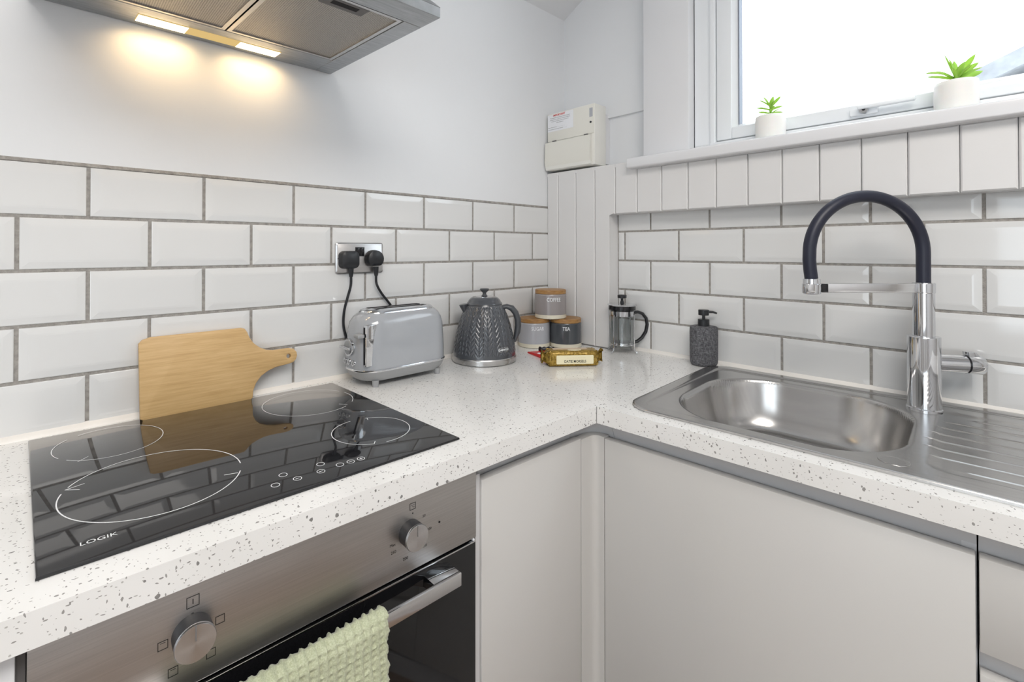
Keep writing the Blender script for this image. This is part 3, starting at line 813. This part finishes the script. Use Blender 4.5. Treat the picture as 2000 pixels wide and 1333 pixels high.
finish('screw', cyl(bm_new(), (-.942, -.009, 1.291), (-.942, -.0105, 1.291), .003, None, 14), 'chrome', so, offset=sof)
def plug(cx, square, cab, label):
    p = thing('power_plug', label, 'plug', (cx, -.0105, 1.288), 0)
    of = Vector((cx, -.0105, 1.288)); bm = bm_new()
    if square: out = rrect(cx - .0265, cx + .0265, 1.2625, 1.312, .014, 6)
    else:
        out = []
        for i in range(28):
            t = 2 * pi * i / 28; rr = .0255 if sin(t) > -.55 else None
            x, z = .0260 * cos(t), .0255 * sin(t) + .0
            out.append((cx + x, 1.2875 + max(z, -.0205) + .0015))
    cz = 1.288
    loft(bm, [[(x, -.0108, z) for x, z in out], [(x, -.024, z) for x, z in out], [(cx + (x - cx) * .93, -.033, cz + (z - cz) * .93) for x, z in out], [(cx + (x - cx) * .62, -.0375, cz + (z - cz) * .62) for x, z in out]])
    finish('plug_body', bm, 'black_plastic', p, offset=of)
    finish('strain_relief', tube(bm_new(), [(cx + .003, -.024, 1.266), (cx + .004, -.024, 1.252), (cx + .004, -.024, 1.240)], [.0085, .0068, .0048], 14), 'black_plastic', p, offset=of)
    n = 40; pts = [Vector(c) for c in cab]; cur = []
    for i in range(len(pts) - 1):
        a, b, c, d2 = pts[max(i - 1, 0)], pts[i], pts[i + 1], pts[min(i + 2, len(pts) - 1)]
        for k in range(10):
            t = k / 10; cur.append(.5 * ((2 * b) + (c - a) * t + (2 * a - 5 * b + 4 * c - d2) * t * t + (3 * b - a - 3 * c + d2) * t ** 3))
    cur.append(pts[-1])
    finish('cable', tube(bm_new(), cur, .0036, 10), 'black_plastic', p, offset=of)
plug(-.917, True, [(-.913, -.024, 1.242), (-.913, -.022, 1.215), (-.921, -.018, 1.180), (-.928, -.014, 1.145), (-.928, -.0105, 1.105), (-.917, -.0095, 1.060), (-.905, -.0085, 1.00)], 'black square plug in the left half of the steel socket')
plug(-.840, False, [(-.836, -.024, 1.242), (-.832, -.020, 1.216), (-.812, -.014, 1.187), (-.784, -.011, 1.155), (-.760, -.0095, 1.120), (-.735, -.0085, 1.06), (-.690, -.0085, 1.020), (-.648, -.0095, 1.040), (-.625, -.011, 1.062), (-.607, -.0115, 1.060)], 'black rounded plug in the right half of the steel socket')

# ------------------------------------------------------------------ chopping board
cb = thing('chopping_board', 'bamboo chopping board with a short handle leaning on the tiles behind the hob', 'chopping board', (-1.28, -.043, WT + .0005))
outl = [(-1.386, .004), (-1.386, .158), (-1.380, .165), (-1.366, .1695), (-1.30, .1695), (-1.19, .1695), (-1.181, .1665), (-1.176, .158), (-1.171, .143), (-1.163, .130), (-1.150, .118), (-1.136, .1105), (-1.120, .1075),
        (-1.082, .1075), (-1.070, .1035), (-1.0635, .095), (-1.0625, .086), (-1.066, .077), (-1.074, .0705), (-1.085, .0685), (-1.115, .0655), (-1.133, .0600), (-1.150, .0500), (-1.162, .036), (-1.169, .020), (-1.171, .004), (-1.176, .0), (-1.380, .0)]
bm = bm_new(); hl = [(-1.0835 + .0052 * cos(2 * pi * i / 14), .0875 + .0052 * sin(2 * pi * i / 14)) for i in range(14)]
holed_plate(bm, outl, [hl], -.006, .006)
tilt = math.atan2(.030, .166)
fe = [e for e in bm.edges if len(e.link_faces) == 2 and abs(e.verts[0].co.z - e.verts[1].co.z) < 1e-6 and abs(e.link_faces[0].normal.dot(e.link_faces[1].normal)) < .3]
bmesh.ops.recalc_face_normals(bm, faces=bm.faces)
fe = [e for e in bm.edges if len(e.link_faces) == 2 and e.calc_face_angle(0) > 1.2 and abs(e.verts[0].co.z - e.verts[1].co.z) < 1e-6]
bmesh.ops.bevel(bm, geom=fe, offset=.002, segments=2, affect='EDGES', profile=.5)
for v in bm.verts:
    x, h, t = v.co.x + 1.28, v.co.y, v.co.z
    v.co = Vector((x, h * sin(tilt) - t * cos(tilt), h * cos(tilt) + t * sin(tilt) + .0012))
finish('board', bm, 'bamboo', cb)

# ------------------------------------------------------------------ toaster
tc = Vector((-.8060, -.0885, WT))
to = thing('toaster', 'grey two-slot toaster with chrome trim between the hob and kettle', 'toaster', tc)
TLX, TLY = .1385, .0700
def tl(fx, fy, z, r, dx=0):      # rounded-rectangle loop, half sizes fx, fy
    return [(x + dx, y, z) for x, y in rrect(-fx, fx, -fy, fy, min(r, fx * .98, fy * .98), 9)]
skirt = [tl(TLX - .032, TLY - .018, .0150, .040), tl(TLX - .016, TLY - .010, .0145, .050), tl(TLX - .006, TLY - .004, .024, .053), tl(TLX + .001, TLY + .001, .0395, .055)]
bm = loft(bm_new(), skirt)
finish('skirt', bm, 'toaster_base', to)
finish('lower_band', loft(bm_new(), [tl(TLX + .0015, TLY + .0015, .0390, .056), tl(TLX + .0026, TLY + .0026, .0408, .057), tl(TLX + .0026, TLY + .0026, .0432, .057), tl(TLX + .0012, TLY + .0012, .0450, .056)]), 'chrome', to)
prof = [(0, 0, .0445), (0, 0, .070), (-.001, -.001, .105), (-.0030, -.0025, .143), (-.0065, -.0055, .163), (-.0130, -.0110, .176), (-.0235, -.0205, .1860), (-.036, -.033, .1900)]
bs = finish('shell', loft(bm_new(), [tl(TLX + a, TLY + b, z, .055) for a, b, z in prof]), 'toaster_grey', to, 60)
finish('crown', loft(bm_new(), [tl(TLX - .026, TLY - .0225, .1845, .050), tl(TLX - .027, TLY - .0235, .1890, .049), tl(TLX - .031, TLY - .0275, .1938, .045), tl(TLX - .038, TLY - .0345, .1960, .038)]), 'chrome', to, 60)
for yy in (-.0165, .0165): finish('slot', B(-.082, .082, yy - .0085, yy + .0085, .1945, .1966, .0006), 'dark_gap', to)
for sx in (-1, 1):
    for sy in (-1, 1):
        finish('foot', cyl(bm_new(), (sx * .098, sy * .055, 0), (sx * .098, sy * .055, .0165), .0075, .0090, 18), 'toaster_base', to)
for k in range(9):
    a = R(198 + k * 7.5)
    px, py = -TLX + .057 + (.048) * cos(a), -TLY + .054 + .046 * sin(a)
    finish('vent', B(-.0012, .0012, -.0012, .0012, 0, .011, .0005), 'dark_grey', to, origin=(px, py, .0225))
EX = -TLX - .0004          # end face carrying the controls
lev = finish('lever_slot', B(EX + .0105, EX + .040, -.0620, -.0485, .056, .1620, .002), 'chrome', to)
finish('lever_channel', B(EX + .0095, EX + .0106, -.0560, -.0495, .060, .1560), 'dark_gap', lev)
finish('lever_knob', B(EX - .012, EX + .008, -.0600, -.0360, .1300, .1400, .003), 'toaster_base', lev)
def disc(bm, x, y, z, r, d, r2=None): return cyl(bm, (x, y, z), (x - d, y, z), r, r2 or r, 32)
dl = finish('browning_dial', disc(bm_new(), EX + .010, .0100, .0985, .0250, .014, .0235), 'chrome', to)
disc(bm := bm_new(), EX - .004, .0100, .0985, .0185, .0014); finish('dial_face', bm, 'toaster_base', dl)
finish('dial_grip', B(EX - .016, EX - .004, -.0160, .0360, .0950, .1020, .002), 'chrome', dl)
for yy in (-.0150, .0090, .0310):
    b_ = finish('push_button', disc(bm_new(), EX + .008, yy, .0600, .0082, .0110, .0076), 'chrome', to)
    finish('button_icon', disc(bm_new(), EX - .0028, yy, .0600, .0035, .0008), 'toaster_base', b_)

# ------------------------------------------------------------------ kettle
kc = Vector((-.4940, -.1085, WT))
ke = thing('kettle', 'dark grey embossed dome kettle with a knob lid, right of the toaster', 'kettle', kc)
ke.rotation_euler = (0, 0, YAW - R(90))        # local x = picture right
finish('base_ring', lathe(bm_new(), [(.098, 0), (.1030, .002), (.1030, .016), (.1010, .0195)], seg=64), 'steel_trim', ke)
KP = [(.1010, .019), (.1000, .030), (.0970, .055), (.0915, .085), (.0838, .115), (.0735, .145), (.0630, .168), (.0565, .179)]
def kr(z):
    for (r0, z0), (r1, z1) in zip(KP, KP[1:]):
        if z <= z1: t = max(0, (z - z0) / (z1 - z0)); return r0 + (r1 - r0) * t
    return KP[-1][0]
bm = bm_new(); NS, NZ, NC = 440, 110, 22; rows = []
for j in range(NZ + 1):
    z = .019 + (.179 - .019) * j / NZ; row = []
    zz = (kr(z - .004) + kr(z) + kr(z + .004)) / 3
    for i in range(NS):
        a = 2 * pi * i / NS; u = (a / (2 * pi) * NC) % 1; tri = abs(u - .5) * 2
        ph = ((z - .019) * 64 + tri * 1.15) % 1
        rid = min(1, abs(ph - .5) * 2 * 2.2)
        seam = min(1, min(u, abs(u - .5), 1 - u) * 22)
        amp = .0016 * ss(.026, .036, z) * (1 - ss(.172, .178, z))
        r = zz + amp * (rid * seam - .5)
        row.append(bm.verts.new((r * cos(a), r * sin(a), z)))
    rows.append(row)
for a, b in zip(rows, rows[1:]):
    for i in range(NS): bm.faces.new((a[i], a[(i + 1) % NS], b[(i + 1) % NS], b[i]))
finish('body', bm, 'kettle_grey', ke, 50)
ld = finish('lid', lathe(bm_new(), [(.0565, .1775), (.0580, .181), (.0565, .185), (.0540, .1865), (.0510, .193), (.0440, .2000), (.0380, .2030), (.0150, .2040), (0, .2040)], seg=56), 'kettle_grey', ke, 40)
finish('lid_band', lathe(bm_new(), [(.0300, .2025), (.0300, .2040), (.0270, .2048), (.012, .2048)], seg=48), 'soft_chrome', ld, 40)
finish('knob', lathe(bm_new(), [(.0095, .204), (.0100, .2065), (.0060, .2110), (.0058, .2160), (.0135, .2235), (.0155, .2270), (.0130, .2300), (0, .2310)], seg=36), 'kettle_plastic', ld, 50)
# spout on the picture's left
bm = bm_new(); LL = []
for t in range(7):
    u = t / 6; cx = -(.0580 + .0110 * u); cz = .1420 + .0380 * u; w = .0050 + .0150 * u; d_ = .0040 + .0130 * u
    LL.append([(cx + d_ * cos(a) * (1 if cos(a) > 0 else .75), -.012 + w * sin(a), cz + .15 * d_ * cos(a)) for a in [2 * pi * k / 20 for k in range(20)]])
loft(bm, LL); finish('spout', bm, 'kettle_plastic', ke, 50)
# handle on the right
hpz = [(.0580, 0, .1690), (.0720, 0, .1720), (.0880, 0, .1665), (.1000, 0, .1520), (.1075, 0, .1310), (.1085, 0, .1100), (.1060, 0, .0890), (.1010, 0, .0720), (.0960, 0, .0600)]
bm = bm_new(); rs = []
for i, p in enumerate(hpz):
    a, b = Vector(hpz[max(i - 1, 0)]), Vector(hpz[min(i + 1, len(hpz) - 1)]); t = (b - a).normalized(); nn = Vector((t.z, 0, -t.x)); 
    wdt, dp = .0125, (.0080 if i < 2 else .0100) if i < 7 else .0065
    rs.append([tuple(Vector(p) + nn * dp * cos(q_) + Vector((0, 1, 0)) * wdt * sin(q_)) for q_ in [2 * pi * k / 20 for k in range(20)]])
loft(bm, rs); finish('handle', bm, 'kettle_plastic', ke, 60)
a0 = R(-52)
def wrapk(x, y, rr=.0010):
    z = .0475 + y; r = kr(z) + rr; a = a0 + x / r; return (r * cos(a), r * sin(a), z)
bm = bm_new(); Lb = rrect(-.0200, .0200, -.0072, .0072, .0070, 5)
loft(bm, [[wrapk(x, y, .0004) for x, y in Lb], [wrapk(x, y, .0018) for x, y in Lb]])
bd = finish('badge', bm, 'soft_chrome', ke, 40)
bm = bm_new(); Lb2 = rrect(-.0184, .0184, -.0058, .0058, .0056, 5); loft(bm, [[wrapk(x, y, .0017) for x, y in Lb2], [wrapk(x, y, .0021) for x, y in Lb2]])
finish('badge_field', bm, 'kettle_plastic', bd, 40)
finish('lettering', text_bm('DAEWOO', .0085, lambda x, y: wrapk(x, y, .0023), bold=.0003), 'print_white', bd, 0)

# ------------------------------------------------------------------ canisters
def canister(loc, word, m, tcol, ang, label):
    c = thing('storage_canister', label, 'canister', loc, YAW - R(90), 'ceramic canisters stacked in the corner')
    r = .0575; H = .104
    finish('foot_band', lathe(bm_new(), [(.0535, 0), (r, .002), (r, .0155)], seg=56), 'ceramic_cream', c)
    finish('jar', lathe(bm_new(), [(r + .0004, .0150), (r + .0006, .0160), (r + .0006, .0860), (r - .001, .0890), (r - .006, .0895)], seg=56), m, c)
    finish('lid', lathe(bm_new(), [(r - .004, .0890), (r - .0006, .0900), (r - .0006, .1020), (r - .0025, H), (0, H)], seg=56), 'lid_bamboo', c)
    finish('lettering', text_bm(word, .0190, lambda x, y: ((r + .0011) * cos(R(-90) + ang + x * .78 / r), (r + .0011) * sin(R(-90) + ang + x * .78 / r), .0700 + y), bold=.0002), tcol, c, 0)
canister((-.2075, -.0640, WT), 'SUGAR', 'ceramic_pale_grey', 'print_white', .16, 'pale grey SUGAR canister with a bamboo lid, lower left of three')
canister((-.1250, -.1460, WT), 'TEA', 'ceramic_charcoal', 'print_white', -.10, 'charcoal TEA canister with a bamboo lid, lower right of three')
canister((-.1630, -.1055, WT + .1042), 'COFFEE', 'ceramic_rose_grey', 'print_white', .10, 'warm grey COFFEE canister with a bamboo lid, stacked on top of two')

# ------------------------------------------------------------------ biscuit packet
bc = Vector((-.3420, -.3420, WT))
bp = thing('biscuit_packet', 'gold foil packet of biscuits with cream labels lying in front of the tea canister', 'packet', bc, R(-39.0))
bl, bw, bh = .0730, .0300, .0470
bm = bm_new(); LL = []
def bloop(x, sy, sz, zc):
    return [(x, y * sy, zc * bh / .039 + z * sz) for y, z in rrect(-bw, bw, -bh / 2, bh / 2, .010, 5)]
for x, sy, sz, zc in ((-bl - .020, .30, .80, .022), (-bl - .014, .20, .46, .021), (-bl - .006, .60, .62, .0205), (-bl, .93, .93, .0195), (-bl + .01, 1, 1, .0195), (0, 1.01, 1.0, .0195), (bl - .01, 1, 1, .0195), (bl, .93, .93, .0195), (bl + .006, .55, .62, .0205), (bl + .013, .22, .46, .021), (bl + .021, .32, .80, .024)): LL.append(bloop(x, sy, sz, zc))
loft(bm, LL); bmesh.ops.subdivide_edges(bm, edges=bm.edges, cuts=2, use_grid_fill=True)
for v in bm.verts:
    e = abs(v.co.x) / bl; am = .0006 + (.0025 if e > .93 else 0)
    v.co += Vector((random.uniform(-am, am), random.uniform(-am, am) * .8, random.uniform(-am, am) * .8)); v.co.z = max(v.co.z, .0002)
finish('wrapper', bm, 'gold_foil', bp, 50)
bm = bm_new(); loft(bm, [[(x, -bw - .0004, z) for x, z in rrect(-.0530, .0610, .0085, .0350, .003, 3)], [(x, -bw - .0014, z) for x, z in rrect(-.0530, .0610, .0085, .0350, .003, 3)]])
lb = finish('front_label', bm, 'gold_label', bp)
finish('lettering', text_bm('OATIE MORSELS', .0110, lambda x, y: (.004 + x * .86, -bw - .0017, .0165 + y), bold=.0002), 'print_black', lb, 0)
bm = bm_new()
for i in range(7): box(bm, -.022 + i * .0085, -.0155 + i * .0085, -bw - .0017, -bw - .0014, .0268, .0277)
finish('small_print', bm, 'tan_print', lb, 0)
bm = loft(bm_new(), [[(.006 + .021 * cos(2 * pi * k / 28), -.0130 + .0095 * sin(2 * pi * k / 28), z) for k in range(28)] for z in (.0470, .0484)])
ol = finish('oval_emblem', bm, 'gold_label', bp)
bm = bm_new(); box(bm, -.008, .020, -.0160, -.0150, .0484, .0486); box(bm, -.009, .021, -.0118, -.0092, .0484, .0486); finish('emblem_print', bm, 'tan_print', ol, 0)
finish('top_band', B(-.058, .050, -.001, .0190, .0468, .0478), 'tan_print', bp)
# red packet and its dark end, behind the gold one
rp = thing('snack_packet', 'flat red foil packet poking out behind the gold biscuit packet', 'packet', (-.315, -.205, WT))
rv = [(-.006, .069), (-.040, -.040), (.000, -.058), (.052, .010)]
bm = loft(bm_new(), [[(x, y, .0008) for x, y in rv], [(x * .97, y * .97, zz) for (x, y), zz in zip(rv, (.005, .013, .014, .011))]])
finish('wrapper', bm, 'red_foil', rp)
finish('logo', loft(bm_new(), [[(-.014 + .010 * cos(t), .004 + .008 * sin(t), z) for t in [2 * pi * k / 20 for k in range(20)]] for z in (.0100, .0112)]), 'label_white', rp)
bm = bm_new(); LL = []
for i in range(7): LL.append([(.026 + i * .005, .040 - i * .006 + .007 * cos(t) * (1 + .3 * sin(i * 2)), .012 + .0085 * sin(t) * (1 + .25 * cos(i * 3))) for t in [2 * pi * k / 10 for k in range(10)]])
loft(bm, LL); finish('twisted_end', bm, 'black_plastic', rp, 60)

# ------------------------------------------------------------------ cafetiere
fc = Vector((-.0655, -.3475, WT))
fp = thing('cafetiere', 'small glass cafetiere with chrome frame and black handle beside the corner boxing', 'coffee press', fc, YAW - R(90))
gr = .0405
fr_ = finish('frame_ring', lathe(bm_new(), [(gr + .0012, .1260), (gr + .0020, .1265), (gr + .0020, .1430), (gr + .0012, .1435)], seg=48), 'chrome', fp)
finish('lower_ring', lathe(bm_new(), [(gr + .0010, .0265), (gr + .0018, .0270), (gr + .0018, .0300), (gr + .0010, .0305)], seg=48), 'chrome', fr_)
for a in (35, 145, 215, 325):
    c_, s_ = cos(R(a)), sin(R(a)); q1 = gr + .0022
    finish('leg', tube(bm_new(), [(q1 * c_, q1 * s_, .1300), (q1 * c_, q1 * s_, .0200), ((q1 + .002) * c_, (q1 + .002) * s_, .010), ((q1 + .009) * c_, (q1 + .009) * s_, .0025), ((q1 + .012) * c_, (q1 + .012) * s_, .0022)], [.0022, .0022, .0026, .003, .0022], 10), 'chrome', fr_)
finish('beaker', lathe(bm_new(), [(0, .0185), (gr - .006, .0190), (gr, .0260), (gr, .1500), (gr + .003, .1540), (gr + .0015, .1540), (gr - .0020, .1500), (gr - .0020, .0275), (gr - .0075, .0212), (0, .0212)], seg=48), 'beaker_glass', fp, 50)
lid = finish('lid', lathe(bm_new(), [(gr + .002, .1465), (gr + .0055, .1475), (gr + .0055, .1600), (gr + .0060, .1620), (0, .1625)], seg=48), 'black_gloss', fp)
finish('lid_plate', lathe(bm_new(), [(gr + .0095, .1622), (gr + .0105, .1640), (gr + .006, .1672), (.012, .1690), (0, .1690)], seg=48), 'chrome', lid)
pl = finish('plunger_rod', cyl(bm_new(), (0, 0, .034), (0, 0, .183), .0022, None, 14), 'chrome', fp)
finish('knob', lathe(bm_new(), [(.0060, .1690), (.0068, .1715), (.0045, .1790), (.0045, .1850), (.0150, .1870), (.0155, .1965), (.0140, .1980), (0, .1985)], seg=28), 'black_plastic', pl)
finish('filter_disc', lathe(bm_new(), [(gr - .003, .0310), (gr - .003, .0350), (.006, .0375), (0, .0375)], seg=40), 'soft_chrome', pl)
finish('cross_plate', lathe(bm_new(), [(gr - .010, .0285), (gr - .010, .0302), (0, .0302)], seg=40), 'soft_chrome', pl)
hd_ = [(gr + .002, 0, .1370), (gr + .014, 0, .1385), (gr + .030, 0, .1330), (gr + .0425, 0, .1170), (gr + .0465, 0, .0950), (gr + .0415, 0, .0700), (gr + .028, 0, .0490), (gr + .012, 0, .0360), (gr + .002, 0, .0335)]
bm = bm_new(); rs = []
for i, p in enumerate(hd_):
    a, b = Vector(hd_[max(i - 1, 0)]), Vector(hd_[min(i + 1, len(hd_) - 1)]); t = (b - a).normalized(); nn = Vector((t.z, 0, -t.x))
    rs.append([tuple(Vector(p) + nn * .0055 * cos(q_) + Vector((0, 1, 0)) * .0085 * sin(q_)) for q_ in [2 * pi * k / 16 for k in range(16)]])
loft(bm, rs); finish('handle', bm, 'black_plastic', fp, 60)

# ------------------------------------------------------------------ soap dispenser
sc_ = Vector((-.0455, -.6230, WT))
sp = thing('soap_dispenser', 'charcoal textured soap dispenser with a black pump at the sink corner', 'soap dispenser', sc_, YAW - R(90))
finish('bottle', lathe(bm_new(), [(.030, 0), (.0365, .002), (.0395, .009), (.0405, .020), (.0408, .100), (.0402, .1130), (.0385, .1180), (.030, .1196), (.0165, .1200)], seg=56), 'soap_weave', sp, 50)
pm = finish('pump', lathe(bm_new(), [(.0166, .1195), (.0166, .1395), (.0155, .1405), (.0045, .1410), (.0045, .1525), (.0150, .1530), (.0155, .1545), (.0155, .1685), (.0145, .1695), (0, .1695)], seg=36), 'black_plastic', sp)
finish('nozzle', tube(bm_new(), [(.010, -.002, .1635), (.026, -.006, .1630), (.0370, -.0085, .1595)], [.0042, .0036, .0028], 12), 'black_plastic', pm)

# ------------------------------------------------------------------ sill plants
def plant(loc, r, label, leaves, H=.067, stem=.02):
    p = thing('potted_plant', label, 'plant', loc, YAW - R(90), 'small potted plants on the window sill')
    pt = finish('pot', lathe(bm_new(), [(r * .93, 0), (r * .97, .004), (r, .030), (r * .985, H - .008), (r * .95, H - .001), (r * .90, H), (r * .84, H - .004), (r * .82, H - .010), (0, H - .013)], seg=44), 'pot_white', p, 60)
    finish('stem', tube(bm_new(), [(0, 0, H - .013), (0, 0, H - .012 + stem)], [.0028, .0018], 10), 'leaf_green', p)
    for az, el, ln, wd, droop, z0 in leaves:
        bm = bm_new(); az, el = R(az), R(el); n = 9; Lf, Rf, Md = [], [], []
        rad = Vector((cos(az), sin(az), 0)); sd_ = Vector((-sin(az), cos(az), 0)); pos = Vector((0, 0, H - .012 + z0)) + rad * .002; e = el
        for i in range(n):
            u = i / (n - 1); w = wd * 1.35 * (.5 + .7 * u) * (1 - u ** 3.0) + .0003
            up = Vector((-cos(az) * sin(e), -sin(az) * sin(e), cos(e)))
            roll = R(55) * cos(az); wv = sd_ * cos(roll) + up * sin(roll); uv = up * cos(roll) - sd_ * sin(roll)
            Lf.append(bm.verts.new(pos + wv * w + uv * w * .4)); Md.append(bm.verts.new(pos)); Rf.append(bm.verts.new(pos - wv * w + uv * w * .4))
            pos = pos + (rad * cos(e) + Vector((0, 0, sin(e)))) * ln / (n - 1); e -= R(droop) / n
        for i in range(n - 1): bm.faces.new((Lf[i], Md[i], Md[i + 1], Lf[i + 1])); bm.faces.new((Md[i], Rf[i], Rf[i + 1], Md[i + 1]))
        o = finish('leaf', bm, 'leaf_green', p, 60); s_ = o.modifiers.new('thickness', 'SOLIDIFY'); s_.thickness = .0008
plant((-.030, -.808, 1.6275), .0385, 'small green succulent in a white pot, left end of the window sill',
      [(182, 8, .034, .0034, 10, .020), (172, 18, .036, .0034, 22, .030), (186, 34, .034, .0036, 18, .040), (170, 58, .030, .0040, 0, .042), (30, 64, .030, .0040, 0, .044), (4, 46, .042, .0038, 0, .040), (0, 24, .036, .0036, 12, .030), (-8, 10, .032, .0036, 15, .020),
       (-90, 40, .022, .0044, 10, .024), (-60, 20, .024, .0040, 20, .020), (-120, 20, .024, .0040, 20, .022), (-100, 75, .028, .0042, 6, .034), (-70, 55, .024, .0040, 6, .036), (-140, 40, .026, .0038, 10, .034)], stem=.046)
plant((-.030, -1.190, 1.6275), .0385, 'larger-leaved green succulent in a white pot, right end of the window sill',
      [(183, 6, .066, .0048, 6, .018), (174, 30, .064, .0040, 44, .020), (184, 60, .056, .0062, -10, .022), (170, 74, .040, .0052, 0, .026), (60, 76, .040, .0050, 4, .026), (2, 52, .070, .0056, 2, .022), (-6, 38, .056, .0060, 4, .022), (2, 22, .066, .0068, 0, .014),
       (-90, 64, .036, .0068, 14, .020), (-45, 30, .044, .0064, 10, .016), (-140, 30, .044, .0056, 14, .016), (140, 45, .040, .0046, 10, .018), (-70, 44, .036, .0062, 10, .018)], stem=.028)

# ------------------------------------------------------------------ ceiling fill lamp, added unseen behind the camera
cl_ = thing('ceiling_fill', 'added square white ceiling fill light, unseen behind the camera', 'light', (-1.62, -1.85, 2.598))
finish('housing', B(-.58, .58, -.58, .58, -.05, -.001, .004), 'trim_gloss', cl_)
finish('diffuser', B(-.55, .55, -.55, .55, -.056, -.049, .001), 'fill_panel', cl_)
